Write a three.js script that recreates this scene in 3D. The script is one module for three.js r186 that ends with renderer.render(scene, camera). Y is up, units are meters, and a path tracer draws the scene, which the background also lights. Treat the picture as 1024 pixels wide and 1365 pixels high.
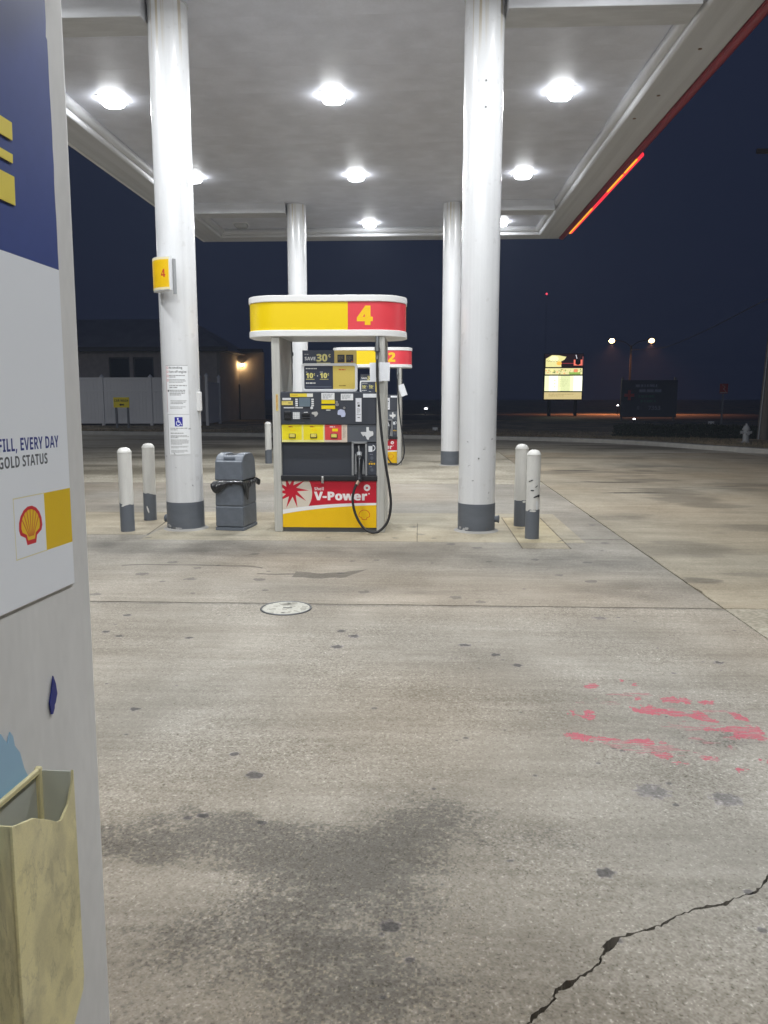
import * as THREE from 'three';
import { RectAreaLightUniformsLib } from 'three/addons/lights/RectAreaLightUniformsLib.js';
import { RoundedBoxGeometry } from 'three/addons/geometries/RoundedBoxGeometry.js';
import { mergeGeometries } from 'three/addons/utils/BufferGeometryUtils.js';

// ---------------------------------------------------------------- camera, sky, exposure
// World: x to the right, y up, the forecourt recedes along -z. D below means depth, z = -D.
const scene = new THREE.Scene();
const camera = new THREE.PerspectiveCamera(66.3, 3 / 4, 0.05, 900);
camera.rotation.order = 'YXZ';
camera.position.set(0, 1.4, 0);
camera.rotation.set(-8.303 * Math.PI / 180, 2.602 * Math.PI / 180, 0);

const renderer = new THREE.WebGLRenderer({ antialias: true });
renderer.toneMapping = THREE.LinearToneMapping;
renderer.toneMappingExposure = 1.25;
renderer.shadowMap.enabled = true;
RectAreaLightUniformsLib.init();

{ // clear night sky: navy overhead, a little darker towards the horizon
  const w = 16, h = 64, a = new Float32Array(w * h * 4);
  for (let j = 0; j < h; j++) {
    const el = (j + 0.5) / h * 2 - 1, k = 0.72 + 0.28 * Math.min(1, Math.max(0, el * 4));
    for (let i = 0; i < w; i++) a.set([0.0075 * k, 0.0108 * k, 0.0255 * k, 1], (j * w + i) * 4);
  }
  const sky = new THREE.DataTexture(a, w, h, THREE.RGBAFormat, THREE.FloatType);
  sky.mapping = THREE.EquirectangularReflectionMapping; sky.magFilter = THREE.LinearFilter; sky.needsUpdate = true;
  scene.background = sky; scene.environment = sky;
}
const LAMP = { colour: new THREE.Color(0.955, 0.98, 1.0), radiance: 670, size: 0.18 };   // canopy lamps, built further down

// ---------------------------------------------------------------- helpers
let seed = 7;
const rnd = () => { seed = (seed * 1664525 + 1013904223) >>> 0; return seed / 4294967296; };
const rr = (a, b) => a + (b - a) * rnd();
const LAT = new Float32Array(65536); for (let i = 0; i < 65536; i++) LAT[i] = rnd();
// value noise on a lattice that repeats after p cells
function vn(x, y, p, s) {
  const xi = Math.floor(x), yi = Math.floor(y), fx = x - xi, fy = y - yi;
  const u = fx * fx * (3 - 2 * fx), v = fy * fy * (3 - 2 * fy);
  const x0 = ((xi % p) + p) % p, x1 = (x0 + 1) % p, y0 = ((yi % p) + p) % p, y1 = (y0 + 1) % p;
  const h = (a, b) => LAT[(a * 7919 + b * 104729 + s * 1299721 + ((a * b) & 1023) * 31) & 65535];
  const a = h(x0, y0), b = h(x1, y0), c = h(x0, y1), d = h(x1, y1);
  return a + (b - a) * u + (c - a) * v + (a - b - c + d) * u * v;
}
function fbm(x, y, p, s, n) { let t = 0, a = 0.5, w = 0; for (let i = 0; i < n; i++) { t += a * vn(x, y, p, s + i); w += a; x *= 2; y *= 2; p *= 2; a *= 0.5; } return t / w; }
const clamp = (v, a = 0, b = 1) => v < a ? a : v > b ? b : v;
const step = (a, b, v) => { const t = clamp((v - a) / (b - a)); return t * t * (3 - 2 * t); };

const names = {};
function numbered(n) { const k = names[n] = (names[n] ?? -1) + 1; return k ? `${n}_${String(k).padStart(3, '0')}` : n; }
function tag(o, label, category, group, kind) { if (label) o.userData.label = label; if (category) o.userData.category = category; if (group) o.userData.group = group; if (kind) o.userData.kind = kind; return o; }
function thing(name, label, category, x = 0, y = 0, D = 0, turn = 0, group) {
  const o = new THREE.Group(); o.name = numbered(name); o.position.set(x, y, -D); o.rotation.y = turn; scene.add(o);
  return tag(o, label, category, group);
}
function mesh(name, geo, mat, parent = scene, x = 0, y = 0, z = 0) {
  const m = new THREE.Mesh(geo, mat); m.name = parent === scene ? numbered(name) : name; m.position.set(x, y, z); parent.add(m); return m;
}
const structure = (o) => { o.userData.kind = 'structure'; return o; };
const std = (r, g, b, rough = 0.6, o = {}) => new THREE.MeshStandardMaterial({ color: new THREE.Color().setRGB(r, g, b), roughness: rough, ...o });
const phy = (r, g, b, rough, o) => new THREE.MeshPhysicalMaterial({ color: new THREE.Color().setRGB(r, g, b), roughness: rough, ...o });
const box = (w, h, d, x = 0, y = 0, z = 0) => new THREE.BoxGeometry(w, h, d).translate(x, y, z);
const rbox = (w, h, d, r = 0.01, x = 0, y = 0, z = 0, s = 2) => new RoundedBoxGeometry(w, h, d, s, Math.min(r, w * 0.49, h * 0.49, d * 0.49)).translate(x, y, z);
const cyl = (r0, r1, h, n = 24) => new THREE.CylinderGeometry(r0, r1, h, n);
const merge = (l) => mergeGeometries(l.map((g) => g.index ? g.toNonIndexed() : g));
const tube = (pts, r, n = 40, m = 8) => new THREE.TubeGeometry(new THREE.CatmullRomCurve3(pts.map((p) => new THREE.Vector3(...p))), n, r, m, false);
const bar = (a, b, r, n = 8) => { const A = new THREE.Vector3(...a), B = new THREE.Vector3(...b), d = B.clone().sub(A); const g = cyl(r, r, d.length(), n); g.applyQuaternion(new THREE.Quaternion().setFromUnitVectors(new THREE.Vector3(0, 1, 0), d.clone().normalize())); return g.translate(...A.add(B).multiplyScalar(0.5).toArray()); };
function canvasTex(w, h, draw) {
  const c = document.createElement('canvas'); c.width = w; c.height = h; const g = c.getContext('2d'); draw(g, w, h);
  const t = new THREE.CanvasTexture(c); t.colorSpace = THREE.SRGBColorSpace; t.magFilter = THREE.LinearFilter; return t;
}
function dataTex(w, h, fn, srgb = true, wrap = false) {
  const a = new Uint8Array(w * h * 4); const o = [0, 0, 0];
  for (let j = 0; j < h; j++) for (let i = 0; i < w; i++) { fn((i + 0.5) / w, (j + 0.5) / h, o); const k = (j * w + i) * 4; a[k] = clamp(o[0], 0, 255); a[k + 1] = clamp(o[1], 0, 255); a[k + 2] = clamp(o[2], 0, 255); a[k + 3] = 255; }
  const t = new THREE.DataTexture(a, w, h); t.magFilter = THREE.LinearFilter; if (srgb) t.colorSpace = THREE.SRGBColorSpace;
  if (wrap) t.wrapS = t.wrapT = THREE.RepeatWrapping; t.needsUpdate = true; return t;
}
const printed = (tex, rough = 0.45) => new THREE.MeshStandardMaterial({ map: tex, roughness: rough });
// a thin plate whose front face carries a print and whose sides are plain
function plate(name, w, h, d, tex, edge, parent, x, y, z, rough) { return mesh(name, box(w, h, d), [edge, edge, edge, edge, printed(tex, rough), edge], parent, x, y, z); }
// lines of small illegible print
function greek(g, x, y, w, h, n, col, wgt = 0.5) {
  g.fillStyle = col; const lh = h / n;
  for (let i = 0; i < n; i++) { let cx = x; const end = x + w * (i === n - 1 ? rr(0.4, 0.8) : rr(0.85, 1)); while (cx < end) { const ww = rr(0.5, 2.2) * lh; g.fillRect(cx, y + i * lh, Math.min(ww, end - cx), lh * wgt); cx += ww + lh * 0.35; } }
}
const FONT = 'sans-serif';

// ---------------------------------------------------------------- materials
const speckle = dataTex(512, 512, (u, v, o) => { const n = fbm(u * 8, v * 8, 8, 40, 5), f = vn(u * 128, v * 128, 128, 50); const k = 236 + (n - 0.5) * 26 + (f - 0.5) * 6; o[0] = k; o[1] = k - 1; o[2] = k - 4; }, true, true);
const columnSkin = dataTex(1024, 1024, (u, v, o) => { // old gloss paint: faint runs, rubbed patches, a few rust weeps under the top
  const n = fbm(u * 6, v * 10, 6, 41, 5), run = fbm(u * 60, v * 2.5, 60, 43, 3), f = vn(u * 300, v * 400, 300, 47); let k = 240 + (n - 0.5) * 16 + (run - 0.5) * 10 + (f - 0.5) * 4;
  const weep = step(0.66, 0.8, fbm(u * 40, v * 1.2, 40, 53, 3)) * step(0.86, 1.0, v + 0.1 * (vn(u * 50, 0.5, 50, 55) - 0.5)), mark = step(0.74, 0.8, fbm(u * 18, v * 60, 18, 57, 3)) * 0.5;
  o[0] = k * (1 - 0.14 * weep - 0.08 * mark); o[1] = k * (1 - 0.2 * weep - 0.085 * mark); o[2] = (k - 1) * (1 - 0.32 * weep - 0.09 * mark);
}, true, true);
const whitePaint = new THREE.MeshPhysicalMaterial({ color: new THREE.Color().setRGB(0.84, 0.85, 0.87), map: columnSkin, roughness: 0.38, clearcoat: 0.55, clearcoatRoughness: 0.16 });
const greyPaint = std(0.145, 0.163, 0.195, 0.5, { map: speckle });
const bollardWhite = std(0.80, 0.80, 0.78, 0.45, { map: speckle });
const soffitMat = [0.77, 0.772, 0.769, 0.771].map((v) => std(v * 0.95, v * 0.985, v * 1.13, 0.5, { map: speckle }));
const soffitTrim = std(0.655, 0.67, 0.715, 0.5, { map: speckle });
const redFascia = std(0.26, 0.018, 0.03, 0.4);
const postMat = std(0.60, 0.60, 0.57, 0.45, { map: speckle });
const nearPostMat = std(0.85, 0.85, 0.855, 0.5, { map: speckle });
const charcoal = std(0.040, 0.046, 0.060, 0.5), charcoalLight = std(0.092, 0.103, 0.122, 0.5), black = std(0.014, 0.015, 0.018, 0.45), rubber = std(0.016, 0.016, 0.017, 0.55);
const white = std(0.8, 0.8, 0.79, 0.4), offwhite = std(0.7, 0.71, 0.72, 0.45), paper = std(0.78, 0.80, 0.83, 0.8);
const yellow = std(0.82, 0.62, 0.006, 0.38), metal = std(0.55, 0.55, 0.55, 0.35, { metalness: 0.9 }), darkMetal = std(0.16, 0.165, 0.17, 0.45, { metalness: 0.6 });
const galvanised = std(0.32, 0.33, 0.34, 0.55, { metalness: 0.3 });

// ---------------------------------------------------------------- ground
structure(mesh('subgrade', new THREE.PlaneGeometry(70, 70).rotateX(-Math.PI / 2), std(0.045, 0.041, 0.035, 1), scene, 0, -0.03, -8));

// flat prints and stains on the concrete, in metres (x, D)
const PINK = [[[0.973, 3.454], [1.002, 3.451], [1.065, 3.508], [1.077, 3.454], [1.148, 3.443], [1.21, 3.406], [1.27, 3.432], [1.276, 3.385], [1.32, 3.33], [1.293, 3.307], [1.229, 3.326], [1.195, 3.359], [1.075, 3.383], [0.972, 3.411]], [[1.128, 3.561], [1.176, 3.594], [1.251, 3.587], [1.281, 3.548], [1.247, 3.516], [1.178, 3.538], [1.124, 3.515]], [[1.023, 3.582], [1.054, 3.589], [1.041, 3.552], [1.013, 3.546]], [[1.299, 3.556], [1.342, 3.571], [1.381, 3.547], [1.358, 3.509], [1.3, 3.506]], [[0.815, 3.729], [0.86, 3.748], [0.888, 3.716], [0.85, 3.681], [0.818, 3.693]], [[0.672, 3.417], [0.699, 3.413], [0.704, 3.366], [0.732, 3.367], [0.749, 3.408], [0.793, 3.417], [0.778, 3.328], [0.75, 3.3], [0.719, 3.348], [0.681, 3.365]], [[0.613, 3.165], [0.633, 3.18], [0.708, 3.163], [0.775, 3.135], [0.827, 3.122], [0.911, 3.117], [0.972, 3.124], [0.962, 3.074], [0.936, 3.054], [0.902, 3.085], [0.821, 3.097], [0.669, 3.1], [0.624, 3.132]], [[0.995, 3.115], [1.009, 3.09], [0.99, 3.07], [0.979, 3.089]], [[0.939, 3.007], [1.008, 3.019], [0.998, 2.973], [0.963, 2.953], [0.93, 2.979]], [[1.229, 3.25], [1.251, 3.24], [1.332, 3.269], [1.449, 3.275], [1.46, 3.228], [1.437, 3.155], [1.436, 3.121], [1.405, 3.128], [1.373, 3.152], [1.308, 3.139], [1.303, 3.169], [1.345, 3.213], [1.288, 3.22], [1.222, 3.217]], [[1.256, 3.068], [1.288, 3.076], [1.282, 3.051], [1.247, 3.036]], [[1.097, 2.968], [1.181, 2.977], [1.181, 2.945], [1.119, 2.939]], [[0.981, 2.918], [1.003, 2.926], [1.055, 2.89], [0.995, 2.901]], [[1.211, 2.868], [1.255, 2.882], [1.244, 2.845], [1.205, 2.835]], [[1.401, 3.426], [1.434, 3.416], [1.452, 3.336], [1.407, 3.325]], [[1.347, 2.953], [1.368, 2.957], [1.351, 2.918], [1.338, 2.92]], [[1.008, 3.816], [1.031, 3.825], [1.022, 3.79], [1.004, 3.789]], [[1.046, 3.762], [1.083, 3.77], [1.077, 3.736], [1.042, 3.734]]];
const SPOTS = [[-0.609, 2.741, .034], [-0.724, 2.448, .02], [-1.285, 3.341, .026], [-0.726, 2.911, .02], [-0.019, 1.789, .016], [-0.071, 1.914, .03], [0.559, 2.184, .03], [-0.459, 4.28, .04], [-0.377, 4.482, .04], [-0.468, 4.584, .03], [-1.351, 4.408, .026], [-1.891, 4.867, .03], [-1.769, 4.419, .028], [-1.893, 4.503, .026], [0.266, 4.34, .035], [0.524, 4.009, .03], [0.421, 4.175, .03], [1.163, 4.936, .045], [0.844, 2.683, .06], [1.092, 2.641, .055], [0.921, 1.944, .014], [-0.773, 2.431, .015], [-0.514, 2.41, .018], [1.6, 4.1, .03], [-0.2, 3.4, .015], [0.2, 3.1, .014]];
for (let i = 0; i < 60; i++) SPOTS.push([rr(-2.5, 2), rr(1.4, 5.1), rr(0.006, 0.014)]);
const inside = (pts, x, y) => { let r = false; for (let i = 0, j = pts.length - 1; i < pts.length; j = i++) { const [a, b] = pts[i], [c, d] = pts[j]; if ((b > y) !== (d > y) && x < (c - a) * (y - b) / (d - b) + a) r = !r; } return r; };
const blob = (x, D, cx, cD, rx, rD) => Math.exp(-(((x - cx) / rx) ** 2 + ((D - cD) / rD) ** 2));

function concrete(x, D, o, grain) {           // bare worn concrete, sRGB bytes
  const big = fbm(x * 0.55 + 3, D * 0.4, 4096, 1, 4), mid = fbm(x * 3, D * 2.2, 4096, 9, 4);
  const fine = vn(x * 95, D * 95, 8192, 17), fine2 = vn(x * 210, D * 210, 16384, 23);
  let k = 133 + (vn(x * 5, D * 48, 8192, 27) - 0.5) * 9 + (big - 0.5) * 30 + (mid - 0.5) * 26 + ((fine - 0.5) * 18 + (fine2 - 0.5) * 26) * grain * (0.55 + 0.9 * vn(x * 2.3, D * 3.1, 4096, 29)) + (fbm(x * 1.2, D * 9, 4096, 33, 4) - 0.5) * 22;
  if (fine2 > 0.9 && fine > 0.5) k += 26 * grain; if (fine2 < 0.09) k -= 26 * grain;
  const warm = (vn(x * 0.9, D * 0.9, 4096, 31) - 0.5) * 6;
  o[0] = k + 4 + warm; o[1] = k - 3; o[2] = k - 16 - warm;
}
const FX0 = -2.6, FX1 = 2.04, FD0 = -0.4, FD1 = 5.2;
const OIL = [[-0.75, 2.32, 0.5, 0.12, .8], [-0.2, 2.2, 0.34, 0.2, .95], [-0.35, 1.75, 0.6, 0.3, .26], [0.05, 1.6, 0.4, 0.2, .08], [0.06, 2.5, 0.2, 0.16, .55], [-0.32, 1.9, 0.35, 0.13, .5], [-0.12, 1.72, 0.2, 0.14, .5], [0.45, 2.35, 0.3, 0.1, .3], [-0.9, 1.8, 0.3, 0.1, .3], [1.25, 3.15, 0.22, 0.1, .55], [-1.2, 2.3, 0.3, 0.09, .5], [0.3, 4.1, 0.5, 0.15, .25], [1.3, 2.3, 0.4, 0.1, .25], [-0.6, 1.5, 0.6, 0.1, .3]];
const texFront = dataTex(2048, 2048, (u, v, o) => {
  const x = FX0 + u * (FX1 - FX0), D = FD0 + v * (FD1 - FD0);
  const g = vn(x * 4, D * 3, 999, 61); concrete(x, D, o, 0.7 + 0.5 * g);
  if (D < 0.9) return;
  const wx = x + (fbm(x * 5, D * 5, 4096, 70, 3) - 0.5) * 0.25, wD = D + (fbm(x * 5 + 9, D * 5, 4096, 75, 3) - 0.5) * 0.16;
  let oil = 0; for (const q of OIL) { const b = blob(wx, wD, q[0], q[1], q[2], q[3]); oil += b * q[4]; }
  const speck = 0.45 + 1.1 * vn(x * 120, D * 120, 8192, 81);
  oil = clamp(oil * speck * (0.2 + 1.5 * fbm(x * 5, D * 11, 4096, 85, 5)), 0, 1);
  const rim = step(0.3, 0.62, oil + 0.35 * (fbm(x * 22, D * 34, 8192, 87, 3) - 0.5)); const m = 1 - 0.2 * oil - 0.13 * rim; o[0] *= m; o[1] *= m * 1.005; o[2] *= m * 1.02;
  // open, coarse aggregate where the surface has worn away
  const worn = step(0.1, 0.6, oil + blob(wx, wD, -0.1, 1.85, 0.35, 0.35) * 0.5);
  if (worn > 0.05) { const a = vn(x * 230, D * 190, 16384, 91); if (a > 0.86) { o[0] += 24 * worn; o[1] += 21 * worn; o[2] += 15 * worn; } else if (a < 0.16) { o[0] -= 20 * worn; o[1] -= 20 * worn; o[2] -= 20 * worn; } }
  for (const s of SPOTS) { const dx = x - s[0], dD = D - s[1]; if (Math.abs(dx) < s[2] * 1.6 && Math.abs(dD) < s[2] * 1.6) { const r = Math.hypot(dx, dD * 1.2) / s[2] + (vn(x * 70, D * 70, 4096, 95) - 0.5) * 0.7; if (r < 1) { const q = s[2] > 0.04 ? 0.8 : s[2] < 0.016 ? 0.72 : 0.6; const t = 1 - (1 - q) * step(1, 0.6, r); o[0] *= t; o[1] *= t; o[2] *= t * 1.05; } } }
  if (D > 5.08) { const t = 1 - 0.22 * step(5.1 + 0.09 * fbm(x * 8, 1, 4096, 115, 4), 5.2, D) * (0.4 + vn(x * 60, D * 60, 8192, 117)); o[0] *= t; o[1] *= t; o[2] *= t; }
  if (x > 0.5 && x < 1.6 && D > 2.75 && D < 3.95) {
    const px = x + (fbm(x * 45, D * 45, 4096, 101, 4) - 0.5) * 0.05, pD = D + (fbm(x * 45, D * 45, 4096, 103, 4) - 0.5) * 0.06;
    let hit = 0; for (const p of PINK) if (inside(p, px, pD)) { hit = 1; break; }
    const scuff = vn(x * 26, D * 130, 8192, 107), halo = fbm(x * 7, D * 16, 4096, 111, 4);
    const pore = vn(x * 210, D * 210, 16384, 23); let c = hit && pore < 0.2 ? 0.15 : hit ? (scuff > 0.34 ? 0.74 + 0.1 * vn(x * 160, D * 160, 8192, 113) : 0.32) : 0;
    if (!hit && halo > 0.60 && scuff > 0.55 && blob(x, D, 1.05, 3.3, 0.42, 0.36) > 0.4) c = 0.3;
    o[0] += (176 - o[0]) * c; o[1] += (74 - o[1]) * c; o[2] += (90 - o[2]) * c;
  }
});
const grainMap = dataTex(1024, 1024, (u, v, o) => { const a = vn(u * 200, v * 200, 200, 120), b = vn(u * 400, v * 400, 400, 121), c = fbm(u * 12, v * 12, 12, 122, 3); let k = 120 + (a - 0.5) * 90 + (b - 0.5) * 110 + (c - 0.5) * 60; if (b < 0.08) k -= 60; o[0] = o[1] = o[2] = k; }, false, true);
function ground(map, repeatX, repeatD, bump, rough = 0.82) { const b = grainMap.clone(); b.repeat.set(repeatX, repeatD); b.needsUpdate = true; return new THREE.MeshStandardMaterial({ map, bumpMap: b, bumpScale: bump, roughness: rough }); }
const MX0 = -5.8, MX1 = 2.04, MD0 = 5.21, MD1 = 12.8;
const MIDSPOTS = []; for (let i = 0; i < 60; i++) MIDSPOTS.push([rr(-4, 2), rr(5.3, 9), rr(0.012, 0.05)]);
const lineAt = (d, w) => Math.abs(d) < w;
const texMid = dataTex(2048, 2048, (u, v, o) => {
  const x = MX0 + u * (MX1 - MX0), D = MD0 + v * (MD1 - MD0);
  concrete(x, D, o, 0.75);
  const wx = x + (fbm(x * 2.2, D * 3, 4096, 130, 4) - 0.5) * 0.7, wD = D + (fbm(x * 1.6 + 5, D * 3, 4096, 135, 4) - 0.5) * 0.45;
  // newer, paler pour round the pumps and columns
  const island = D > 7.58 && D < 9.5 && x > -2.78 && x < 1.62;
  if (island) { const k = 0.55 + 0.45 * fbm(x * 3, D * 3, 4096, 141, 3); o[0] += 22 * k; o[1] += 19 * k; o[2] += 8 * k; }
  const padL = x > -4.2 && x < -2.82 && D > 7.85 && D < 9.45, padR = x > 0.97 && x < 1.42 && D > 7.27 && D < 9.2;
  if (padL || padR) { o[0] += 12; o[1] += 9; o[2] += 1; }
  // drive-lane grime in front of the island, drips, a dried spill
  let grime = 0.75 * blob(wx, wD, -1.5, 7.05, 1.6, 0.28) + 0.6 * blob(wx, wD, 1.1, 6.7, 0.8, 0.35) + 0.5 * blob(wx, wD, -2.9, 7.3, 0.8, 0.3) + 0.55 * blob(wx, wD, -1.98, 7.95, 0.5, 0.16) + 0.4 * blob(wx, wD, 1.7, 5.7, 0.5, 0.2) + 0.35 * blob(wx, wD, -0.2, 5.6, 1.2, 0.2) + 0.5 * blob(wx, wD, -3.4, 9.9, 1.3, 0.25) + 0.3 * blob(wx, wD, -4, 11.2, 2, 0.5);
  grime *= 0.35 + 1.0 * fbm(x * 5, D * 9, 4096, 145, 4); grime = clamp(grime, 0, 1);
  let m = 1 - 0.34 * grime;
  const spillC = 6.1 + 0.22 * (fbm(x * 1.5, 3, 4096, 151, 3) - 0.5) + (x < -1.3 ? 0.28 : 0) * step(-0.9, -1.5, x), spillW = x > -0.4 ? 0 : x > -1 ? 0.09 * step(-0.4, -0.6, x) : 0.022;
  if (x > -2.5 && Math.abs(D - spillC - (x > -0.62 ? (x + 0.62) * 1.1 : 0)) < spillW * (0.7 + 0.6 * vn(x * 9, D * 9, 4096, 153))) m *= 0.74;
  o[0] *= m; o[1] *= m; o[2] *= m * 1.01;
  for (const s of MIDSPOTS) { const r = Math.hypot(x - s[0], D - s[1]) / s[2]; if (r < 1.3 && r + (vn(x * 40, D * 40, 4096, 155) - 0.5) * 0.7 < 1) { o[0] *= 0.8; o[1] *= 0.8; o[2] *= 0.82; } }
  // dirt-filled saw cuts
  const j = 0.006 * (0.6 + 0.8 * vn(x * 20, D * 20, 4096, 161));
  if ((x > -1.9 && x < 0 && lineAt(D - 7.58, j * 0.8)) || (D > 7.58 && D < 8.7 && lineAt(x + 0.02, j * 0.7)) || (D > 7.27 && D < 9.2 && (lineAt(x - 0.97, j) || lineAt(x - 1.42, j))) || (x > 0.97 && x < 1.42 && (lineAt(D - 7.27, j) || lineAt(D - 9.2, j * 1.4))) || (x > 1.42 && lineAt(D - 7.78, j * 1.2)) || (D > 7.85 && D < 9.45 && lineAt(x + 2.8 + (D - 7.85) * 0.1, j * 1.3)) || (x < -2.82 && lineAt(D - 9.42, j * 2)) || (x < -2.85 && lineAt(D - 7.85, j * 1.2))) { o[0] *= 0.62; o[1] *= 0.6; o[2] *= 0.56; }
});
const texTile = dataTex(2048, 2048, (u, v, o) => {
  const a = fbm(u * 6, v * 9, 6, 170, 5), b = fbm(u * 24, v * 40, 24, 180, 3), f = vn(u * 700, v * 700, 700, 190), st = fbm(u * 5, v * 16, 5, 195, 4);
  let k = 147 + (a - 0.5) * 40 + (b - 0.5) * 24 + (f - 0.5) * 40; k *= 1 - 0.22 * step(0.58, 0.72, st); k *= 1 + 0.08 * step(0.4, 0.3, st);
  o[0] = k + 5; o[1] = k - 2; o[2] = k - 18;
}, true, true);
// standing damp in the right-hand lane, as seen there
const LX0 = 2.05, LX1 = 8.2, LD0 = 5.21, LD1 = 20.4;
const DAMP = [[2.9, 15.3, 0.5, 0.14, 0.45], [3.2, 13.2, 0.55, 0.13, 0.45], [3.1, 11.7, 0.45, 0.13, 0.45], [2.15, 6.1, 0.16, 0.12, 0.3], [2.75, 6.3, 0.25, 0.12, 0.15]];
const texLane = dataTex(1024, 2048, (u, v, o) => {
  const x = LX0 + u * (LX1 - LX0), D = LD0 + v * (LD1 - LD0);
  concrete(x, D, o, 0.7); o[0] += 11; o[1] += 8; o[2] += 2;
  const wx = x + (fbm(x * 2.2, D * 3, 4096, 230, 4) - 0.5) * 0.5, wD = D + (fbm(x * 1.6 + 5, D * 3, 4096, 235, 4) - 0.5) * 0.3;
  let m = 1; for (const q of DAMP) m *= 1 - q[4] * step(0.2, 0.75, blob(wx, wD, q[0], q[1], q[2], q[3])) * (0.6 + 0.4 * vn(x * 30, D * 30, 4096, 251));
  const st = fbm(x * 0.8, D * 1.4, 4096, 241, 4); m *= 1 - 0.16 * step(0.52, 0.7, st);
  o[0] *= m; o[1] *= m; o[2] *= m;
});
const matFront = ground(texFront, 1, 1, 0.0024), matMid = ground(texMid, 3, 3, 0.004), matTile = ground(texTile, 4, 4, 0.004), matLane = ground(texLane, 2.2, 5, 0.004);
matFront.bumpMap.repeat.set(4.6, 5.6);

const forecourt = new THREE.Group(); forecourt.name = 'forecourt'; scene.add(structure(forecourt));
function slab(pts, mat, uv) {
  const g = new THREE.ExtrudeGeometry(new THREE.Shape(pts.map((p) => new THREE.Vector2(p[0], p[1]))), { depth: 0.06, bevelEnabled: false }).rotateX(-Math.PI / 2).translate(0, -0.06, 0);
  const p = g.attributes.position, t = g.attributes.uv; for (let i = 0; i < p.count; i++) t.setXY(i, (p.getX(i) - uv[0]) / uv[2], (-p.getZ(i) - uv[1]) / uv[3]);
  return mesh('concrete_slab', g, mat, forecourt);
}
const wobbly = (x0, x1, d0, d1) => { // the arrises of old slabs are chipped and not quite straight
  const out = [], side = (a, b) => { const n = Math.max(2, Math.round(Math.hypot(b[0] - a[0], b[1] - a[1]) / 0.12)); for (let i = 0; i < n; i++) { const t = i / n, w = (rnd() < 0.06 ? 0.016 : 0.004) * rnd(); const dx = b[0] - a[0], dy = b[1] - a[1], l = Math.hypot(dx, dy); out.push([a[0] + dx * t - dy / l * w, a[1] + dy * t + dx / l * w]); } };
  side([x0, d0], [x1, d0]); side([x1, d0], [x1, d1]); side([x1, d1], [x0, d1]); side([x0, d1], [x0, d0]); return out;
};
{ // the front slab, broken in two along the crack
  const base = [[-0.35, -0.4], [-0.28, 0.5], [-0.05, 1.05], [0.12, 1.4], [0.253, 1.598], [0.278, 1.628], [0.3, 1.649], [0.324, 1.68], [0.335, 1.704], [0.382, 1.735], [0.424, 1.767], [0.461, 1.8], [0.472, 1.833], [0.497, 1.867], [0.518, 1.891], [0.574, 1.919], [0.628, 1.937], [0.662, 1.956], [0.709, 1.992], [0.757, 2.017], [0.812, 2.038], [0.857, 2.05], [0.911, 2.083], [0.964, 2.106], [0.998, 2.135], [1.034, 2.18], [1.1, 2.28], [1.3, 2.44], [1.55, 2.52], [1.8, 2.7], [2.04, 2.82]];
  const fine = []; for (let i = 0; i < base.length - 1; i++) for (let k = 0; k < 4; k++) { const t = k / 4; fine.push([base[i][0] + (base[i + 1][0] - base[i][0]) * t + rr(-1, 1) * 0.004, base[i][1] + (base[i + 1][1] - base[i][1]) * t + rr(-1, 1) * 0.004]); }
  fine.push(base.at(-1));
  const L = [], R = [];
  fine.forEach((p, i) => {
    const a = fine[Math.max(0, i - 1)], b = fine[Math.min(fine.length - 1, i + 1)], l = Math.hypot(b[0] - a[0], b[1] - a[1]), nx = -(b[1] - a[1]) / l, ny = (b[0] - a[0]) / l;
    const near = (cx, cy, r) => Math.exp(-(((p[0] - cx) ** 2 + (p[1] - cy) ** 2) / r ** 2));
    const w = 0.001 + 0.0032 * rnd() * rnd() * 2 + 0.011 * near(0.50, 1.872, 0.03) + 0.007 * near(0.36, 1.72, 0.03) + 0.004 * near(0.28, 1.63, 0.03) + 0.003 * near(0.83, 2.045, 0.05);
    L.push([p[0] + nx * w, p[1] + ny * w]); R.push([p[0] - nx * w, p[1] - ny * w]);
  });
  L[0][1] = R[0][1] = FD0; L.at(-1)[0] = R.at(-1)[0] = FX1;
  const uv = [FX0, FD0, FX1 - FX0, FD1 - FD0];
  const topEdge = wobbly(FX0, FX1, FD0, FD1).filter((p) => p[1] > FD1 - 0.03 && p[0] > FX0 + 0.1 && p[0] < FX1 - 0.1).sort((a, b) => b[0] - a[0]);
  slab([[FX0, FD0], ...L, [FX1, FD1], ...topEdge, [FX0, FD1]], matFront, uv);
  slab([...R, [FX1, FD0]], matFront, uv);
}
slab(wobbly(MX0, MX1 - 0.001, MD0, MD1), matMid, [MX0, MD0, MX1 - MX0, MD1 - MD0]);
slab(wobbly(LX0, LX1, LD0, 12.8), matLane, [LX0, LD0, LX1 - LX0, LD1 - LD0]);
slab(wobbly(LX0, LX1, 12.812, LD1), matLane, [LX0, LD0, LX1 - LX0, LD1 - LD0]);
for (const [x0, x1, d0, d1] of [[2.05, 8.2, -0.4, 5.2], [-8.6, -2.61, -0.4, 5.2], [-8.6, -2.61, -8, -0.412], [-2.6, 2.04, -8, -0.412], [2.05, 8.2, -8, -0.412], [-13.4, -5.812, 5.21, 12.8], [-13.4, -5.812, 12.812, 20.4], [-5.8, 2.04, 12.812, 20.4], [8.212, 14, 5.21, 20.4], [-21, -13.412, 12.812, 20.4], [-21, -13.412, 20.412, 31], [-13.4, -5.812, 20.412, 31], [-5.8, 2.04, 20.412, 30], [2.05, 8.2, 20.412, 28]])
  slab([[x0, d0], [x1, d0], [x1, d1], [x0, d1]], matTile, [0.37, 0.2, 12, 12]);

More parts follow.
